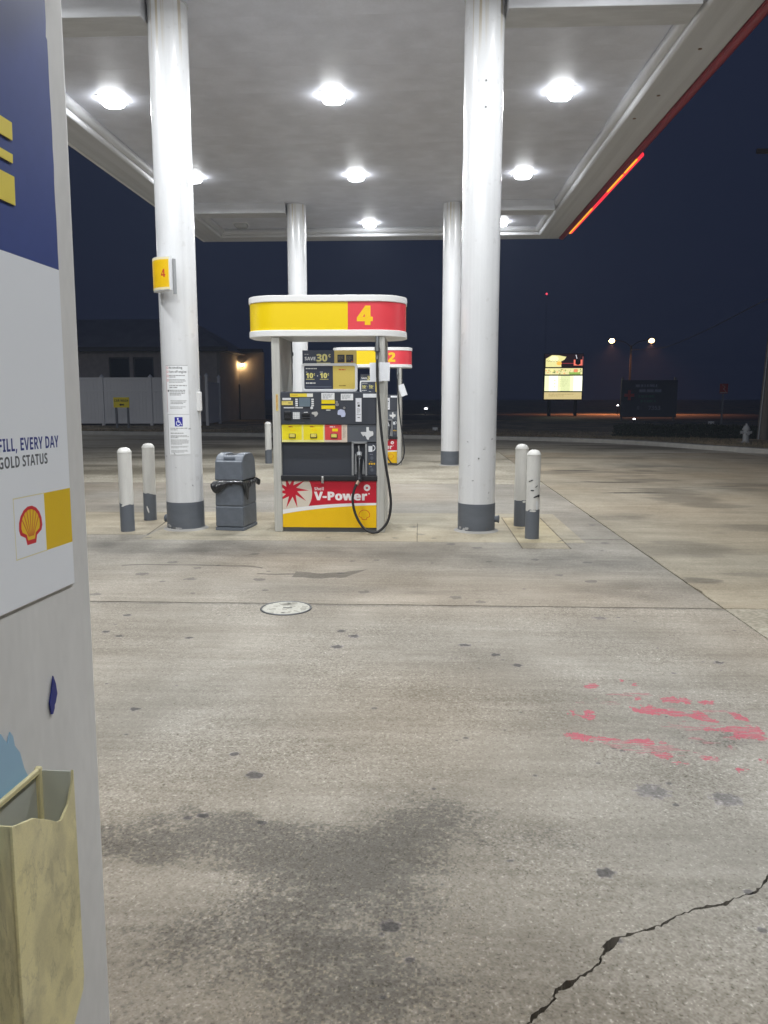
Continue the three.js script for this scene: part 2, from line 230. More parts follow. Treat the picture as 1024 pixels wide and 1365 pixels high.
// kerb, then the rough verge and the land behind it
const KERB = [[-24, 32.2], [-18, 30.8], [-13.26, 29.72], [-9.5, 28.98], [-5.97, 28.29], [-2.4, 27.55], [1.03, 26.79], [3, 26.15], [4.8, 25.36], [6.39, 24.0], [7.59, 21.95], [8.75, 20.14], [10.5, 18], [13, 16], [18, 14]];
{
  const c = new THREE.CatmullRomCurve3(KERB.map((p) => new THREE.Vector3(p[0], 0, -p[1]))), n = 80, pts = c.getPoints(n), prof = [[0, -0.05], [0.012, 0.10], [0.03, 0.125], [0.15, 0.13], [0.16, -0.05]];
  const pos = [], uv = [], idx = [], back = [];
  pts.forEach((p, i) => { const t = c.getTangent(i / n), nx = t.z, nz = -t.x; const s = nz < 0 || (Math.abs(nz) < 0.5 && nx > 0) ? 1 : -1; prof.forEach(([o, h], k) => { pos.push(p.x + nx * o * s, h, p.z + nz * o * s); uv.push(i * 0.5, k * 0.1); }); back.push([p.x + nx * 0.155 * s, -(p.z + nz * 0.155 * s)]); });
  for (let i = 0; i < n; i++) for (let k = 0; k < 4; k++) { const a = i * 5 + k; idx.push(a, a + 5, a + 1, a + 1, a + 5, a + 6); }
  const g = new THREE.BufferGeometry(); g.setAttribute('position', new THREE.Float32BufferAttribute(pos, 3)); g.setAttribute('uv', new THREE.Float32BufferAttribute(uv, 2)); g.setIndex(idx); g.computeVertexNormals();
  structure(mesh('kerb', g, std(0.46, 0.45, 0.42, 0.85, { map: speckle })));
  const vt = dataTex(1024, 1024, (u, v, o) => { const a = fbm(u * 10, v * 10, 10, 300, 5), b = vn(u * 300, v * 300, 300, 310), d = step(0.45, 0.62, a); o[0] = 130 + d * 34 + (b - 0.5) * 50; o[1] = 121 + d * 26 + (b - 0.5) * 46; o[2] = 100 + d * 18 + (b - 0.5) * 40; }, true, true); vt.repeat.set(0.12, 0.12);
  const vs = new THREE.Shape([...back.map((p) => new THREE.Vector2(...p)), new THREE.Vector2(300, 14), new THREE.Vector2(300, 500), new THREE.Vector2(-300, 500), new THREE.Vector2(-300, 33)]);
  structure(mesh('verge', new THREE.ShapeGeometry(vs).rotateX(-Math.PI / 2).translate(0, 0.118, 0), new THREE.MeshStandardMaterial({ map: vt, roughness: 1 })));
  // dry grass on the verge
  const blade = new THREE.BufferGeometry(); blade.setAttribute('position', new THREE.Float32BufferAttribute([-0.006, 0, 0, 0.006, 0, 0, 0.012, 0.07, 0.01], 3)); blade.computeVertexNormals();
  const grass = new THREE.InstancedMesh(blade, std(0.2, 0.175, 0.11, 1, { side: THREE.DoubleSide }), 15000); grass.name = 'verge_grass'; const M = new THREE.Matrix4(), q = new THREE.Quaternion(), e = new THREE.Euler(), col = new THREE.Color();
  for (let i = 0; i < 15000; i++) {
    const b = back[Math.floor(rnd() * back.length)]; let x = b[0] + rr(-0.4, 0.4), D; do { D = b[1] + 0.25 + rr(0, 1) ** 1.5 * 5; } while (false);
    if (fbm(x * 0.8, D * 0.8, 999, 330, 3) < 0.45) { D = b[1] + 0.3 + rnd() * 0.4; }
    if (b[0] > 5) { x += rr(0, 2); }
    e.set(rr(-0.5, 0.5), rr(0, 6.3), rr(-0.5, 0.5)); q.setFromEuler(e); const s = rr(0.5, 1.5); M.compose(new THREE.Vector3(x, 0.115, -D), q, new THREE.Vector3(s * 1.3, s, s)); grass.setMatrixAt(i, M); const k = rr(0.5, 1.3); grass.setColorAt(i, col.setRGB(k, k * rr(0.85, 1), k * 0.9));
  }
  tag(grass, 'short dry brown grass along the kerb', 'grass', null, 'stuff'); scene.add(grass);
}
structure(mesh('street', box(160, 0.02, 13, 20, 0.115, -52), std(0.062, 0.058, 0.055, 0.85)));

// ---------------------------------------------------------------- canopy
const SOF = 5.25, EDGE = 5.07, CX0 = -5.16, CX1 = 3.22, CD0 = -3.6, CD1 = 19.25, IX0 = -4.62, IX1 = 2.68, ID0 = -3.06, ID1 = 18.72;
const canopy = thing('canopy', 'white panelled fuel station canopy with red edge above the pumps', 'canopy');
{
  const pitch = 0.405; let k = 0;
  for (let d = ID0 - 0.1; d < ID1 + 0.1; d += pitch, k++) { const w = Math.min(pitch, ID1 + 0.14 - d), g = box(IX1 - IX0 + 0.3, 0.03, w - 0.0008), q = g.attributes.uv; for (let i = 0; i < q.count; i++) q.setXY(i, q.getX(i) * 3.8 + k * 0.37, q.getY(i) * 0.2 + k * 0.203); mesh('soffit_panel', g, soffitMat[(k * 7 + (k >> 1)) % 4], canopy, (IX0 + IX1) / 2, SOF + 0.015 + (k % 2) * 0.0004, -(d + w / 2)); }
  // lower border with a rounded inner lip on all four sides
  const border = (name, x, D, w, d) => mesh(name, rbox(w, 0.26, d, 0.05, 0, 0, 0, 3), soffitTrim, canopy, x, EDGE + 0.13, -D);
  border('border_panel', (CX0 + IX0) / 2, (CD0 + CD1) / 2, IX0 - CX0, CD1 - CD0);
  border('border_panel', (CX1 + IX1) / 2, (CD0 + CD1) / 2, CX1 - IX1, CD1 - CD0);
  border('border_panel', (IX0 + IX1) / 2, (CD1 + ID1) / 2, IX1 - IX0 + 0.1, CD1 - ID1);
  border('border_panel', (IX0 + IX1) / 2, (CD0 + ID0) / 2, IX1 - IX0 + 0.1, ID0 - CD0);
  // a quarter-round gutter along the inside of the border
  const gut = (x0, D0, x1, D1) => mesh('gutter', bar([x0, SOF - 0.045, -D0], [x1, SOF - 0.045, -D1], 0.075, 20), soffitTrim, canopy);
  gut(IX0 + 0.01, ID0, IX0 + 0.01, ID1); gut(IX1 - 0.01, ID0, IX1 - 0.01, ID1); gut(IX0, ID1 - 0.01, IX1, ID1 - 0.01);
  for (const D of [8.29, 16.45]) for (const [x0, x1] of [[IX0 + 0.05, -2.72], [0.81, IX1 - 0.05]]) mesh('beam_casing', rbox(x1 - x0, 0.3, 0.42, 0.012, (x0 + x1) / 2, SOF - 0.05, 0), soffitTrim, canopy, 0, 0, -D);
  mesh('roof_deck', box(CX1 - CX0 - 0.1, 0.08, CD1 - CD0 - 0.1), soffitTrim, canopy, (CX0 + CX1) / 2, 6.0, -(CD0 + CD1) / 2);
  const fas = (w, d, x, D) => mesh('fascia', box(w, 0.96, d), white, canopy, x, EDGE + 0.5, -D);
  fas(0.05, CD1 - CD0, CX0 - 0.027, (CD0 + CD1) / 2); fas(CX1 - CX0 + 0.1, 0.05, (CX0 + CX1) / 2, CD1 + 0.027); fas(CX1 - CX0 + 0.1, 0.05, (CX0 + CX1) / 2, CD0 - 0.027);
  mesh('fascia', box(0.05, 0.96, CD1 - CD0), redFascia, canopy, CX1 + 0.027, EDGE + 0.49, -(CD0 + CD1) / 2);
  mesh('drip_edge', bar([CX1 + 0.075, EDGE + 0.035, -CD0], [CX1 + 0.075, EDGE + 0.035, -CD1], 0.055, 16), redFascia, canopy);
  for (const [x, D] of [[2.95, 9.1], [2.9, 10.4], [2.82, 11.2]]) mesh('rust_patch', cyl(0.02, 0.024, 0.006, 9), std(0.2, 0.13, 0.09, 0.9), canopy, x, EDGE - 0.002, -D);
}
{ // lit bar along the right edge of the canopy
  const t = thing('edge_light_bar', 'glowing red light bar with a yellow upper line on the canopy edge', 'light bar', 0, 0, 0);
  const glow = (r, g, b, i) => new THREE.MeshStandardMaterial({ color: 0x220505, emissive: new THREE.Color().setRGB(r, g, b), emissiveIntensity: i, roughness: 0.4 });
  mesh('red_light_tube', bar([CX1 + 0.16, EDGE + 0.03, -12.9], [CX1 + 0.16, EDGE + 0.03, -18.6], 0.04, 14), glow(1, 0.03, 0.05, 1.0), t);
  for (const [a, b] of [[13.0, 13.7], [13.85, 14.9], [16.2, 17.1], [17.2, 18.5]]) mesh('yellow_light_tube', bar([CX1 + 0.115, EDGE - 0.015, -a], [CX1 + 0.115, EDGE - 0.015, -b], 0.016, 10), glow(1, 0.42, 0.03, 1.1), t);
  const l = new THREE.RectAreaLight(0xff2020, 0.8, 5.8, 0.08); l.position.set(CX1 + 0.215, EDGE + 0.03, -15.75); l.lookAt(CX1 + 5, EDGE + 0.03, -15.75); scene.add(l);
}
// lamps let into the canopy
const lampGlow = new THREE.MeshStandardMaterial({ color: 0xffffff, emissive: LAMP.colour, emissiveIntensity: 24, roughness: 0.4 });
const lensOff = std(0.45, 0.46, 0.47, 0.25);
function lens() { // drop lens: a rounded square bowl that hangs below the ceiling, open at the top
  const n = 40, rings = [[0.150, -0.010], [0.147, -0.04], [0.134, -0.068], [0.108, -0.088], [0.07, -0.095], [0, -0.096]], pos = [], idx = [];
  rings.forEach(([r, y], k) => { for (let i = 0; i <= n; i++) { const a = i / n * Math.PI * 2, c = Math.cos(a), q = Math.sin(a), e = 0.42, x = Math.sign(c) * Math.abs(c) ** e, z = Math.sign(q) * Math.abs(q) ** e; pos.push(x * r, y, z * r); if (k && i) { const b = k * (n + 1) + i, t = b - n - 1; idx.push(t - 1, t, b - 1, t, b, b - 1); } } });
  const g = new THREE.BufferGeometry(); g.setAttribute('position', new THREE.Float32BufferAttribute(pos, 3)); g.setIndex(idx); g.computeVertexNormals(); return g;
}
const lensShape = lens();
const ROWS = [[18.15, 'farthest'], [14.35, 'second'], [10.7, 'third'], [7.0, 'fourth'], [3.3, 'fifth'], [-0.4, 'nearest']], COLS = [[-4.03, 'left'], [-1.145, 'middle'], [1.76, 'right']];
for (const [D, row] of ROWS) for (const [x, side] of COLS) {
  const on = !(row === 'farthest' && side === 'left');
  const t = thing('canopy_lamp', on ? `lit canopy lamp, ${side} one of the ${row} row${row === 'nearest' ? ', above the camera' : row === 'farthest' ? '' : ' from the far edge'}` : 'unlit square lamp in the canopy ceiling near its far left corner', 'lamp', x, SOF, D, 0, 'lamps let into the canopy ceiling');
  mesh('bezel', rbox(0.32, 0.012, 0.32, 0.005), white, t, 0, -0.004, 0);
  mesh('lens', lensShape, on ? lampGlow : lensOff, t);
  if (on) { const l = new THREE.RectAreaLight(LAMP.colour, LAMP.radiance, LAMP.size, LAMP.size); l.position.set(0, -0.102, 0); l.rotation.x = -Math.PI / 2; t.add(l); }
}

// ---------------------------------------------------------------- columns
function column(name, label, x, D, r) {
  const t = thing(name, label, 'column', x, 0, D, 0, 'white columns that carry the canopy');
  mesh('shaft', cyl(r, r, SOF - 0.30, 64).translate(0, 0.30 + (SOF - 0.30) / 2, 0), whitePaint, t);
  mesh('grey_band', cyl(r + 0.004, r + 0.004, 0.3, 64).translate(0, 0.15, 0), greyPaint, t);
  mesh('top_collar', cyl(r + 0.01, r + 0.01, 0.02, 48), soffitTrim, t, 0, SOF - 0.012, 0);
  mesh('foot_grout', cyl(r + 0.016, r + 0.045, 0.018, 40), std(0.3, 0.29, 0.27, 0.9), t, 0, 0.009, 0);
  return t;
}
const colL = column('canopy_column', 'near white column with a printed notice and a blue wheelchair sticker', -2.525, 8.29, 0.194);
const colR = column('canopy_column', 'near white column to the right of the pumps, beside two bollards', 0.607, 8.29, 0.193);
column('canopy_column', 'far white column partly hidden behind the left end of the pump', -2.52, 16.45, 0.193);
column('canopy_column', 'far white column partly hidden behind the near right column', 0.637, 16.45, 0.193);
for (const [c, a, h] of [[colL, -1.75, 0.1], [colR, 1.35, 0.13]]) { const s = mesh('drain_spout', merge([cyl(0.035, 0.035, 0.06, 16).rotateX(Math.PI / 2), new THREE.TorusGeometry(0.035, 0.008, 8, 16).translate(0, 0, 0.03)]), greyPaint, c, Math.sin(a) * 0.205, h, Math.cos(a) * 0.205); s.rotation.y = a; }
for (const [c, y, a] of [[colR, 4.18, 0.05], [colR, 4.42, 0.05], [colR, 0.78, 0.0]]) mesh('bolt_head', cyl(0.008, 0.008, 0.008, 8).rotateX(Math.PI / 2), darkMetal, c, Math.sin(a) * 0.195, y, Math.cos(a) * 0.195);
{ // notice wrapped round the column
  const tex = canvasTex(320, 1024, (g, w, h) => {
    g.fillStyle = '#eef0f2'; g.fillRect(0, 0, w, h); g.fillStyle = '#777'; g.fillRect(0, 0, w, 4); g.fillStyle = '#b0616a'; g.fillRect(0, 0, 5, h * 0.52); g.fillStyle = '#888'; g.fillRect(0, h * 0.55, 5, h * 0.45); g.fillRect(0, h * 0.545, w, 3);
    g.fillStyle = '#444'; g.font = `bold 34px ${FONT}`; g.fillText('No smoking', 50, 40); g.fillText('Turn off engine', 50, 86);
    g.strokeStyle = '#c23a3a'; g.lineWidth = 4; for (const y of [28, 74, 122, 170]) { g.beginPath(); g.arc(28, y, 12, 0, 7); g.stroke(); } g.fillStyle = '#333'; g.fillRect(18, 280, 22, 20);
    greek(g, 50, 112, 250, 34, 2, '#777'); greek(g, 50, 160, 250, 44, 3, '#888'); greek(g, 50, 225, 250, 44, 2, '#999'); greek(g, 50, 280, 250, 70, 4, '#777'); greek(g, 60, 400, 230, 46, 3, '#777'); greek(g, 50, 470, 250, 30, 2, '#999');
    greek(g, 40, 715, 270, 36, 2, '#999'); greek(g, 40, 772, 270, 18, 1, '#888'); greek(g, 40, 802, 270, 36, 3, '#888'); greek(g, 40, 850, 270, 62, 5, '#888'); greek(g, 40, 925, 270, 30, 3, '#999'); greek(g, 40, 972, 270, 34, 3, '#999');
    // wheelchair symbol
    g.fillStyle = '#2a2c9c'; g.fillRect(112, 590, 112, 108); g.fillStyle = g.strokeStyle = '#f2f4ff'; g.lineWidth = 9; g.beginPath(); g.arc(158, 610, 11, 0, 7); g.fill(); g.beginPath(); g.moveTo(158, 618); g.lineTo(162, 648); g.lineTo(188, 648); g.lineTo(203, 680); g.lineTo(214, 676); g.stroke(); g.beginPath(); g.moveTo(160, 634); g.lineTo(182, 634); g.stroke(); g.beginPath(); g.arc(160, 662, 25, 0.35, 4.3); g.stroke();
  });
  const R = 0.1965, g = new THREE.CylinderGeometry(R, R, 0.92, 24, 1, true, -0.53, 1.2);
  mesh('notice_sticker', g, printed(tex, 0.5), colL, 0, 1.27, 0);
  const bx = mesh('junction_box', rbox(0.05, 0.20, 0.07, 0.008), white, colL, 0.196, 1.36, 0.03); bx.rotation.y = 0.1;
}
{ // curved number sign bracketed to the column
  const t = thing('pump_number_sign', 'yellow curved number 4 sign bracketed to the near left column', 'sign', -2.565, 2.62, 8.045, -0.72);
  const tex = canvasTex(256, 256, (g) => { g.fillStyle = '#efe4b8'; g.fillRect(0, 0, 256, 256); g.fillStyle = '#efc20a'; g.fillRect(6, 18, 244, 220); g.fillStyle = '#c8402e'; g.font = `bold 92px ${FONT}`; g.textAlign = 'center'; g.fillText('4', 206, 160, 40); });
  const shp = [], n = 16, W = 0.31; for (let i = 0; i <= n; i++) { const u = i / n; shp.push([(u - 0.5) * W, 0.055 * (1 - (2 * u - 1) ** 2)]); }
  const face = new THREE.BufferGeometry(), pos = [], uv = [], idx = []; shp.forEach(([x, z], i) => { pos.push(x, -0.155, z, x, 0.155, z); uv.push(i / n, 0, i / n, 1); if (i) { const a = 2 * i - 2; idx.push(a, a + 2, a + 1, a + 1, a + 2, a + 3); } });
  face.setAttribute('position', new THREE.Float32BufferAttribute(pos, 3)); face.setAttribute('uv', new THREE.Float32BufferAttribute(uv, 2)); face.setIndex(idx); face.computeVertexNormals();
  mesh('number_face', face, printed(tex, 0.4), t, 0, 0, 0.052);
  const outline = new THREE.Shape([...shp.map((p) => new THREE.Vector2(p[0] * 0.985, p[1])), new THREE.Vector2(0.15, -0.04), new THREE.Vector2(-0.15, -0.04)]);
  mesh('case', new THREE.ExtrudeGeometry(outline, { depth: 0.325, bevelEnabled: false }).rotateX(Math.PI / 2).translate(0, 0.1625, 0), offwhite, t, 0, 0, 0.05);
  mesh('bracket', box(0.012, 0.34, 0.03), galvanised, t, 0.163, -0.03, 0.0); mesh('bracket', box(0.03, 0.06, 0.08), galvanised, t, -0.1, -0.1, -0.03);
}

// ---------------------------------------------------------------- bollards
function bollard(label, x, D, r, h, band, lean, turn) {
  const t = thing('bollard', label, 'bollard', x, 0, D, turn, 'white and grey steel bollards by the pumps'); t.rotation.z = lean;
  const prof = [[r, 0], [r, h - 0.05], [r * 0.97, h - 0.035], [r * 0.72, h - 0.012], [r * 0.4, h - 0.002], [0, h]].map((p) => new THREE.Vector2(...p));
  const g = new THREE.LatheGeometry(prof.map((p) => new THREE.Vector2(p.x, Math.max(band, p.y))).filter((p, i) => i !== 0 || true), 36);
  mesh('post', g, bollardWhite, t); mesh('cap_ring', new THREE.TorusGeometry(r, 0.004, 6, 36).rotateX(Math.PI / 2), bollardWhite, t, 0, h - 0.05, 0);
  // the painted foot ends in an uneven line
  const n = 40, pos = [], idx = []; for (let i = 0; i <= n; i++) { const a = i / n * Math.PI * 2, R = r + 0.002, e = band + 0.012 + 0.02 * (vn(i * 0.35 + x * 9, D, 999, 400) - 0.5) + 0.012 * Math.sin(a + x); pos.push(Math.sin(a) * R, 0, Math.cos(a) * R, Math.sin(a) * R, i === n ? pos[4] : e, Math.cos(a) * R); if (i) { const k = 2 * i - 2; idx.push(k, k + 2, k + 1, k + 1, k + 2, k + 3); } }
  const f = new THREE.BufferGeometry(); f.setAttribute('position', new THREE.Float32BufferAttribute(pos, 3)); f.setAttribute('uv', new THREE.Float32BufferAttribute(new Float32Array(pos.length / 3 * 2), 2)); f.setIndex(idx); f.computeVertexNormals();
  mesh('painted_foot', f, greyPaint, t); return { t, r };
}
// a scuff or paint chip: a thin ragged patch bent round the pipe
function chip(b, a, y, w, h, mat, tilt = 0) { const n = 5, R = b.r + 0.0035, pos = [], idx = []; for (let i = 0; i <= n; i++) { const u = i / n, aa = a + (u - 0.5) * w / R, half = h * (i === 0 || i === n ? 0.15 : rr(0.6, 1)) / 2, yy = y + (u - 0.5) * tilt; pos.push(Math.sin(aa) * R, yy - half, Math.cos(aa) * R, Math.sin(aa) * R, yy + half, Math.cos(aa) * R); if (i) { const k = 2 * i - 2; idx.push(k, k + 2, k + 1, k + 1, k + 2, k + 3); } } const g = new THREE.BufferGeometry(); g.setAttribute('position', new THREE.Float32BufferAttribute(pos, 3)); g.setIndex(idx); g.computeVertexNormals(); mesh('scuff', g, mat, b.t); }
const b1 = bollard('left bollard nearest the camera, grey foot with a white chip at its top', -3.09, 8.08, 0.071, 0.885, 0.28, 0, 0);
chip(b1, 0.1, 0.287, 0.08, 0.03, bollardWhite, 0.03);
const b2 = bollard('slightly leaning bollard just left of the notice column', -3.11, 8.84, 0.070, 0.885, 0.29, -0.012, 1);
chip(b2, -1.0, 0.13, 0.03, 0.07, bollardWhite, -0.06);
const b3 = bollard('rear bollard of the pair to the right of the near right column', 1.115, 8.61, 0.070, 0.9, 0.285, 0, 2); chip(b3, -1.6, 0.275, 0.04, 0.03, bollardWhite);
const b4 = bollard('front right bollard with black tyre scuffs on its white paint', 1.133, 7.83, 0.068, 0.89, 0.275, 0, 0);
for (const [a, y, w, h, t] of [[-0.5, 0.585, 0.05, 0.012, 0.02], [0.35, 0.53, 0.03, 0.012, 0.02], [-0.25, 0.49, 0.035, 0.014, 0.0], [0.35, 0.43, 0.06, 0.018, 0.02], [0.8, 0.435, 0.03, 0.035, 0], [0.55, 0.34, 0.04, 0.11, 0]]) chip(b4, a, y, w, h, h > 0.1 ? offwhite : black, t);
chip(b4, -0.1, 0.285, 0.07, 0.02, bollardWhite);
for (const [c, r] of [[colL, 0.194], [colR, 0.193]]) { const o = { t: c, r: r + 0.003 }; for (let i = 0; i < 9; i++) chip(o, rr(-1.1, 1.1), rr(0.012, 0.05), rr(0.015, 0.06), rr(0.012, 0.035), i % 3 ? std(0.42, 0.42, 0.42, 0.8) : darkMetal, rr(-0.01, 0.01)); const q = { t: c, r: r - 0.001 }; for (let i = 0; i < 7; i++) chip(q, rr(-0.9, 1.0), rr(0.34, 1.1), rr(0.008, 0.03), rr(0.004, 0.016), std(0.3, 0.3, 0.31, 0.7), rr(-0.02, 0.02)); }
bollard('small far bollard seen left of the number 4 pump', -3.24, 16.7, 0.07, 0.89, 0.28, 0, 3);

// ---------------------------------------------------------------- fuel pumps
function shellPath(g, cx, cy, s) { // scallop outline, about 2s wide
  g.beginPath(); g.moveTo(cx - 0.36 * s, cy + 0.86 * s); g.lineTo(cx - 0.46 * s, cy + 0.52 * s); g.lineTo(cx - 0.86 * s, cy + 0.34 * s);
  const n = 9; for (let i = 0; i <= n; i++) { const a = Math.PI * (1.02 - 1.04 * i / n), R = s * (0.98 - 0.05 * Math.abs(i - n / 2) / n); const x = cx + Math.cos(a) * R, y = cy + 0.06 * s - Math.sin(a) * R * 0.95; g.lineTo(x, y); }
  g.lineTo(cx + 0.86 * s, cy + 0.34 * s); g.lineTo(cx + 0.46 * s, cy + 0.52 * s); g.lineTo(cx + 0.36 * s, cy + 0.86 * s); g.closePath();
}
const texSkirt = canvasTex(1024, 512, (g, w, h) => {
  g.fillStyle = '#c4162f'; g.fillRect(0, 0, w, h);
  g.save(); g.beginPath(); g.arc(40, 130, 285, 0, 7); g.clip(); g.fillStyle = '#d9cfc0'; g.fillRect(0, 0, 400, 420); g.fillStyle = '#c4162f';
  const cx = 96, cy = 110, N = 10; g.beginPath(); for (let i = 0; i < N; i++) { const a = i / N * Math.PI * 2 + 0.3; g.lineTo(cx + Math.cos(a - 0.22) * 66, cy + Math.sin(a - 0.22) * 66); g.lineTo(cx + Math.cos(a + 0.3) * 196, cy + Math.sin(a + 0.3) * 196); } g.closePath(); g.fill(); g.beginPath(); g.arc(cx, cy, 60, 0, 7); g.fill(); g.restore();
  g.fillStyle = '#efefef'; g.beginPath(); g.moveTo(0, 318); g.quadraticCurveTo(430, 240, w, 238); g.lineTo(w, 268); g.quadraticCurveTo(430, 285, 0, 370); g.fill();
  g.fillStyle = '#f2c200'; g.beginPath(); g.moveTo(0, 366); g.quadraticCurveTo(430, 282, w, 262); g.lineTo(w, h); g.lineTo(0, h); g.fill();
  g.fillStyle = g.strokeStyle = '#f4eeee'; g.lineWidth = 7; g.lineJoin = 'round'; g.font = `bold 46px ${FONT}`; g.fillText('Shell', 348, 102); g.font = `bold 122px ${FONT}`; g.save(); g.translate(350, 208); g.scale(572 / g.measureText('V-Power').width, 1); g.fillText('V-Power', 0, 0); g.strokeText('V-Power', 0, 0); g.restore();
  g.beginPath(); g.arc(922, 72, 36, 0, 7); g.fill(); g.fillStyle = '#c4162f'; g.beginPath(); g.arc(922, 74, 12, 0, 7); g.fill(); g.fillStyle = '#f4eeee'; g.beginPath(); g.arc(944, 138, 8, 0, 7); g.fill();
  g.strokeStyle = '#cf3a1c'; g.lineWidth = 6; shellPath(g, 892, 370, 62); g.stroke();
});
function bandTex(num) {
  return canvasTex(1024, 192, (g, w, h) => { g.fillStyle = '#f0cf00'; g.fillRect(0, 0, w, h); g.fillStyle = '#e2454e'; g.fillRect(w * 0.645, 0, w, h); if (num) { g.fillStyle = '#f5c81a'; g.strokeStyle = '#f5c81a'; g.lineWidth = 9; g.font = `bold 158px ${FONT}`; g.save(); g.translate(w * 0.705, h * 0.79); g.scale(1.08, 1); g.fillText(num, 0, 0); g.strokeText(num, 0, 0); g.restore(); } });
}
const texTopA = canvasTex(512, 160, (g, w, h) => { g.fillStyle = '#3c4250'; g.fillRect(0, 0, w, h); g.fillStyle = '#c9b265'; g.fillRect(302, 0, w, h); g.fillStyle = '#e6e6e2'; g.font = `bold 46px ${FONT}`; g.fillText('SAVE', 20, 98); greek(g, 20, 36, 90, 14, 1, '#aaa'); g.fillStyle = '#d8cf86'; g.strokeStyle = '#d8cf86'; g.lineWidth = 4; g.font = `bold 96px ${FONT}`; g.fillText('30', 132, 108); g.strokeText('30', 132, 108); g.font = `bold 50px ${FONT}`; g.fillText('¢', 244, 72); g.fillRect(136, 122, 130, 8); g.fillStyle = '#2a2d36'; g.fillRect(332, 44, 68, 76); g.fillRect(414, 44, 68, 76); greek(g, 338, 58, 54, 40, 4, '#77705a'); greek(g, 420, 58, 54, 40, 4, '#77705a'); g.fillStyle = '#b04838'; g.fillRect(462, 106, 16, 10); });
const texTopB = canvasTex(512, 224, (g, w, h) => { g.fillStyle = '#343a49'; g.fillRect(0, 0, w, h); g.fillStyle = '#d0b95e'; g.fillRect(290, 0, w, h); greek(g, 18, 20, 150, 12, 1, '#d8d8d2', 0.8); g.fillStyle = '#d8cf7a'; g.strokeStyle = '#d8cf7a'; g.lineWidth = 3; g.font = `bold 66px ${FONT}`; for (const x of [18, 158]) { g.fillText('10', x, 116); g.strokeText('10', x, 116); g.font = `bold 34px ${FONT}`; g.fillText('¢', x + 76, 94); g.font = `bold 66px ${FONT}`; g.fillRect(x, 126, 86, 5); } g.fillStyle = '#dcdcd6'; g.fillRect(130, 92, 10, 8); greek(g, 18, 56, 40, 10, 1, '#cfcfcf'); greek(g, 158, 56, 40, 10, 1, '#cfcfcf'); greek(g, 18, 160, 170, 14, 1, '#e2e2dc', 0.8); g.fillStyle = '#5a606c'; g.fillRect(14, 196, 260, 12); g.font = `bold 16px ${FONT}`; greek(g, 348, 30, 104, 14, 1, '#c25a34', 0.8); greek(g, 350, 186, 90, 12, 1, '#7a6526', 0.8); });
const texGrade = (bg, red) => canvasTex(128, 112, (g, w, h) => { g.fillStyle = red ? '#d9c9b8' : '#f3ec96'; g.fillRect(0, 0, w, h); g.fillStyle = bg; g.fillRect(3, 0, red ? 94 : 118, 98); greek(g, red ? 30 : 42, 8, 46, 10, 1, red ? '#f0d8d0' : '#b86b20', 0.8); g.fillStyle = '#f7d800'; g.fillRect(red ? 44 : 52, 24, 32, 18); if (red) { greek(g, 104, 8, 16, 80, 14, '#a08f80'); } });
const texTag = canvasTex(64, 256, (g, w, h) => { g.fillStyle = '#dcdde2'; g.fillRect(0, 0, w, h); g.fillStyle = '#333'; g.fillRect(22, 70, 24, 24); greek(g, 18, 46, 30, 20, 2, '#666'); g.fillRect(10, 176, 46, 4); greek(g, 16, 110, 34, 60, 5, '#999'); g.fillStyle = '#555'; g.fillRect(20, 206, 26, 8); });
const texInfo = canvasTex(128, 96, (g, w, h) => { g.fillStyle = '#e2e3e4'; g.fillRect(0, 0, w, h); greek(g, 12, 14, 104, 72, 5, '#8a8d92'); });
const texBoot = canvasTex(96, 320, (g, w, h) => { g.fillStyle = '#3b404a'; g.fillRect(0, 0, w, h); g.fillStyle = '#dfe2e6'; g.fillRect(10, 30, 44, 58); g.strokeStyle = '#dfe2e6'; g.lineWidth = 9; g.beginPath(); g.arc(54, 50, 28, -1.5, 1.4); g.stroke(); greek(g, 24, 110, 50, 8, 1, '#aab'); g.fillStyle = '#585e68'; g.beginPath(); g.arc(48, 150, 17, 0, 7); g.fill(); g.fillStyle = '#e8b820'; for (const x of [22, 48, 74]) { g.beginPath(); g.arc(x, 208, 10, 0, 7); g.fill(); } greek(g, 26, 186, 50, 8, 1, '#c8a840'); g.fillStyle = '#585e68'; g.beginPath(); g.arc(48, 270, 17, 0, 7); g.fill(); greek(g, 24, 236, 50, 8, 1, '#aab'); });
const texStrip = canvasTex(32, 128, (g) => { g.fillStyle = '#d9c878'; g.fillRect(0, 0, 32, 128); greek(g, 6, 6, 20, 116, 12, '#b0584a', 0.6); });
const texBar = canvasTex(256, 40, (g) => { g.fillStyle = '#e6cf3c'; g.fillRect(0, 0, 256, 40); g.fillStyle = '#e4e2da'; g.fillRect(190, 0, 66, 40); greek(g, 16, 14, 150, 12, 1, '#b9862a', 0.8); });
const texCard = canvasTex(128, 64, (g) => { g.fillStyle = '#d8c66a'; g.fillRect(0, 0, 128, 64); g.fillStyle = '#333'; g.fillRect(76, 26, 34, 10); greek(g, 12, 12, 56, 10, 1, '#8a6f30'); });
const texKeys = canvasTex(64, 64, (g) => { g.fillStyle = '#9ea2a6'; g.fillRect(0, 0, 64, 64); g.fillStyle = '#e3e4e4'; for (let i = 0; i < 4; i++) for (let j = 0; j < 4; j++) g.fillRect(3 + i * 15, 3 + j * 15, 12, 12); });
const texWorn = dataTex(512, 256, (u, v, o) => { const n = fbm(u * 6, v * 4, 999, 500, 4), f = vn(u * 180, v * 30, 999, 510); let k = 58 + (n - 0.5) * 16 + (f - 0.5) * 6; const sc = Math.abs(u - 0.13 - 0.01 * vn(v * 9, 1, 99, 5)) < 0.006 && vn(v * 30, 2, 99, 7) > 0.55 && v > 0.3 && v < 0.8; if (sc) k += 34; o[0] = k; o[1] = k + 3; o[2] = k + 10; });

